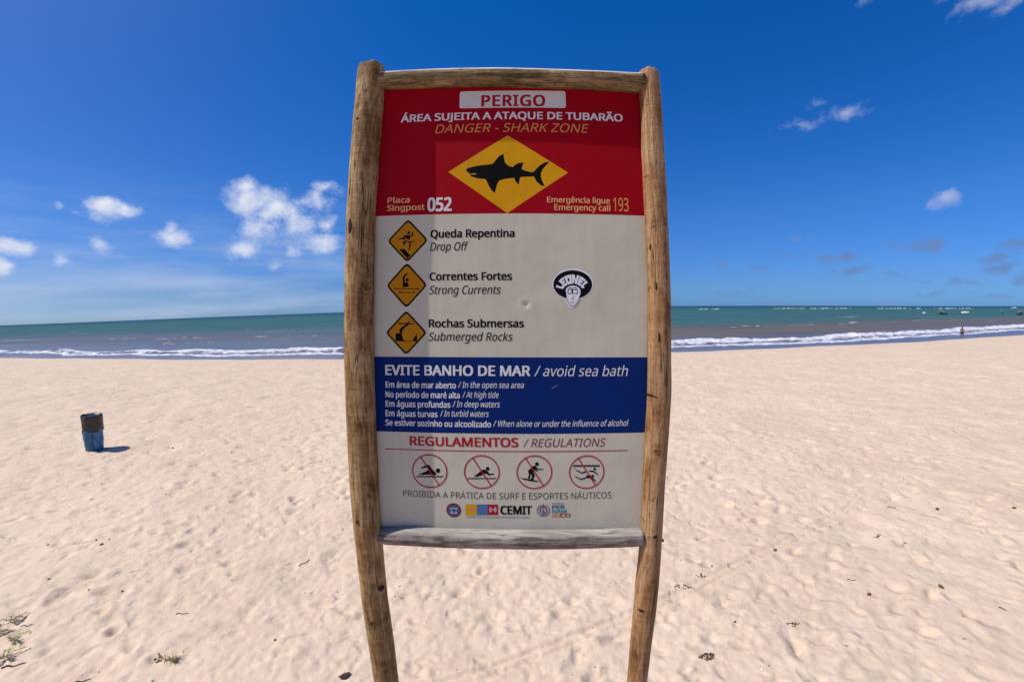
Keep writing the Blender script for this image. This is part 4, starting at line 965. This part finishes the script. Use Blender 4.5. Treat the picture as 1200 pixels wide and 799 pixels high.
def bit(px_, py_, r_, label, m, name='pebble', cat='pebble', sq=.6):
    x_, y_ = ground(px_, py_); bm = bmesh.new(); bmesh.ops.create_icosphere(bm, subdivisions=2, radius=r_)
    for v in bm.verts: v.co *= 1 + .35 * mnoise.noise(v.co * (1.3 / r_) + Vector((px_, py_, 0))); v.co.z *= sq
    o = bm_obj(name, bm, m, None, True); o.location = (x_, y_, float(sand_z(x_, y_)) + r_ * sq * .45); props(o, label, cat)
twig(357, 659, .17, 62, 'dark twig lying in a hollow left of the sign post'); twig(15, 779, .16, 12, 'dark twig under the creepers at the lower left edge', r_=.007)
twig(95, 796, .12, 20, 'short twig near the bottom edge at left'); twig(31, 733, .10, 14, 'fine twig to the right of the upper creeper', r_=.004)
twig(998, 680, .09, -25, 'small curved twig on the bare sand right of the sign', r_=.005); twig(1045, 594, .13, -20, 'brown twig beside the wheel track'); twig(1175, 713, .05, -50, 'stub of dark twig at lower right')
twig(930, 731, .14, -12, 'thin stick in the dented sand at lower right', r_=.004); twig(213, 719, .13, 8, 'flat dark stick in the left foreground sand', r_=.005)
dleaf(1098, 596.5, .075, .05, 30, 'reddish brown dead leaf on the right sand'); dleaf(1188, 596, .07, .03, -10, 'narrow dead leaf close to the right edge'); dleaf(1102, 689, .07, .05, 70, 'round brown leaf on the lower right sand')
dleaf(908, 645, .05, .035, 10, 'small tan leaf beside the lower wheel track'); dleaf(404, 792, .10, .05, 40, 'curled dark leaf beside the left post at the bottom edge', M_TWIG); dleaf(1018, 697, .06, .03, 15, 'pale tan leaf in a shallow footprint', M_DRY)
for i, (a, b_, r_, m_) in enumerate([(4, 629, .018, M_PINKB), (56, 637, .014, M_COAL), (119, 637, .020, M_PINKB), (113, 632, .012, M_COAL), (127, 630, .011, M_PINKB), (143, 691, .013, M_PINKB), (58, 682, .015, M_COAL), (105, 694, .010, M_COAL), (323, 752, .010, M_COAL),
                                     (861, 730, .011, M_COAL), (834, 664, .011, M_COAL), (813, 634, .009, M_COAL), (254, 587, .014, M_COAL), (202, 522, .028, M_COAL), (253, 500, .026, M_DRY)]): pass
bit(4, 629, .020, 'reddish pebble at the left edge of the sand', M_PINKB); bit(56, 637, .015, 'dark pebble left of the red cluster', M_COAL); bit(119, 638, .024, 'largest reddish stone of the cluster below the bin', M_PINKB)
bit(113, 633, .014, 'black chip touching the reddish stone', M_COAL); bit(128, 632, .013, 'small reddish chip right of the cluster', M_PINKB); bit(143, 691, .014, 'lone reddish pebble in the left foreground', M_PINKB)
bit(58, 682, .018, 'dark lump in the left foreground sand', M_COAL); bit(105, 694, .012, 'small black pebble right of the dark lump', M_COAL); bit(323, 752, .012, 'tiny dark pebble near the left post', M_COAL)
bit(861, 730, .012, 'dark pebble right of the seaweed clump', M_COAL); bit(834, 664, .012, 'dark pebble beside the lower wheel track', M_COAL); bit(202, 522, .026, 'dark stone on the open sand right of the bin', M_COAL)
bit(893, 785, .014, 'white shell near the bottom edge at right', M_SHELL, 'shell', 'shell', .5); bit(1057, 561, .02, 'white shell on the far right sand', M_SHELL, 'shell', 'shell', .5); bit(868, 707, .008, 'tiny white shell right of the sign', M_SHELL, 'shell', 'shell', .5)
# clump of seaweed at lower right, and crumbs along the track
def clump(px_, py_, rx, ry, n, label, seed, m=M_KELP):
    r_ = random.Random(seed); x_, y_ = ground(px_, py_); bm = bmesh.new()
    for k in range(n):
        a = r_.uniform(0, 6.28); q = math.sqrt(r_.random()); cx, cy = math.cos(a) * q * rx, math.sin(a) * q * ry
        ret = bmesh.ops.create_icosphere(bm, subdivisions=1, radius=r_.uniform(.004, .011)); rot = Matrix.Rotation(r_.uniform(0, 3), 3, 'Z')
        z_ = float(sand_z(x_ + cx, y_ + cy)) - float(sand_z(x_, y_))
        for v in ret['verts']: v.co = rot @ Vector((v.co.x * 2.0, v.co.y * .8, v.co.z * .6)) + Vector((cx, cy, z_ + .005))
    o = bm_obj('seaweed_clump' if seed == 1 else 'seaweed_crumbs', bm, m, None, True); o.location = (x_, y_, float(sand_z(x_, y_)))
    if seed == 1: props(o, label, 'seaweed')
    else: props(o, label, kind='stuff')
clump(828, 769, .075, .035, 40, 'dark seaweed clump in a hollow right of the right post', 1); clump(801, 687, .10, .04, 16, 'scattered seaweed crumbs on the near wheel track', 2); clump(822, 675, .08, .03, 9, 'a few seaweed crumbs farther up the near wheel track', 3)
clump(185, 771, .05, .04, 12, 'dark crumbs left of the little green tuft', 4); clump(100, 634, .05, .03, 5, 'dark crumbs between the pebbles below the bin', 5)
clump(928, 732, .06, .03, 9, 'broken bark in the dented sand at lower right', 6, M_DRY); clump(1060, 637, .07, .04, 8, 'seaweed crumbs on the right sand above the tan leaf', 7)
for i, (a, b_, n_, s_) in enumerate([(290, 467, 9, 'faint ring of seaweed crumbs far up the left sand'), (1030, 628, 9, 'thin seaweed scatter right of the wheel track')]): clump(a, b_, .5 if i == 0 else .1, .22 if i == 0 else .04, n_ + (14 if i == 0 else 0), s_, 20 + i)
# fine debris nobody could count
nd = 220; vs, fs = [], []
for k in range(nd):
    r_ = 2.2 + 16 * rng.random() ** 1.5; a = rng.uniform(-1.15, 1.15); x_, y_ = r_ * math.sin(a), r_ * math.cos(a); z_ = float(sand_z(x_, y_)); s = rng.uniform(.0025, .007) * (1 + r_ / 12); b0 = rng.uniform(0, 3.14); L = s * rng.uniform(1, 3.2)
    i0 = len(vs)
    for (u, v, h_) in ((-L, 0, 0), (0, -s, 0), (L, 0, 0), (0, s, 0), (0, 0, s * .8)): vs.append((x_ + u * math.cos(b0) - v * math.sin(b0), y_ + u * math.sin(b0) + v * math.cos(b0), z_ + h_ + .001))
    fs += [(i0, i0 + 1, i0 + 4), (i0 + 1, i0 + 2, i0 + 4), (i0 + 2, i0 + 3, i0 + 4), (i0 + 3, i0, i0 + 4)]
props(pydata('debris', vs, fs, M_DRY), 'tiny brown crumbs strewn over the sand', kind='stuff')
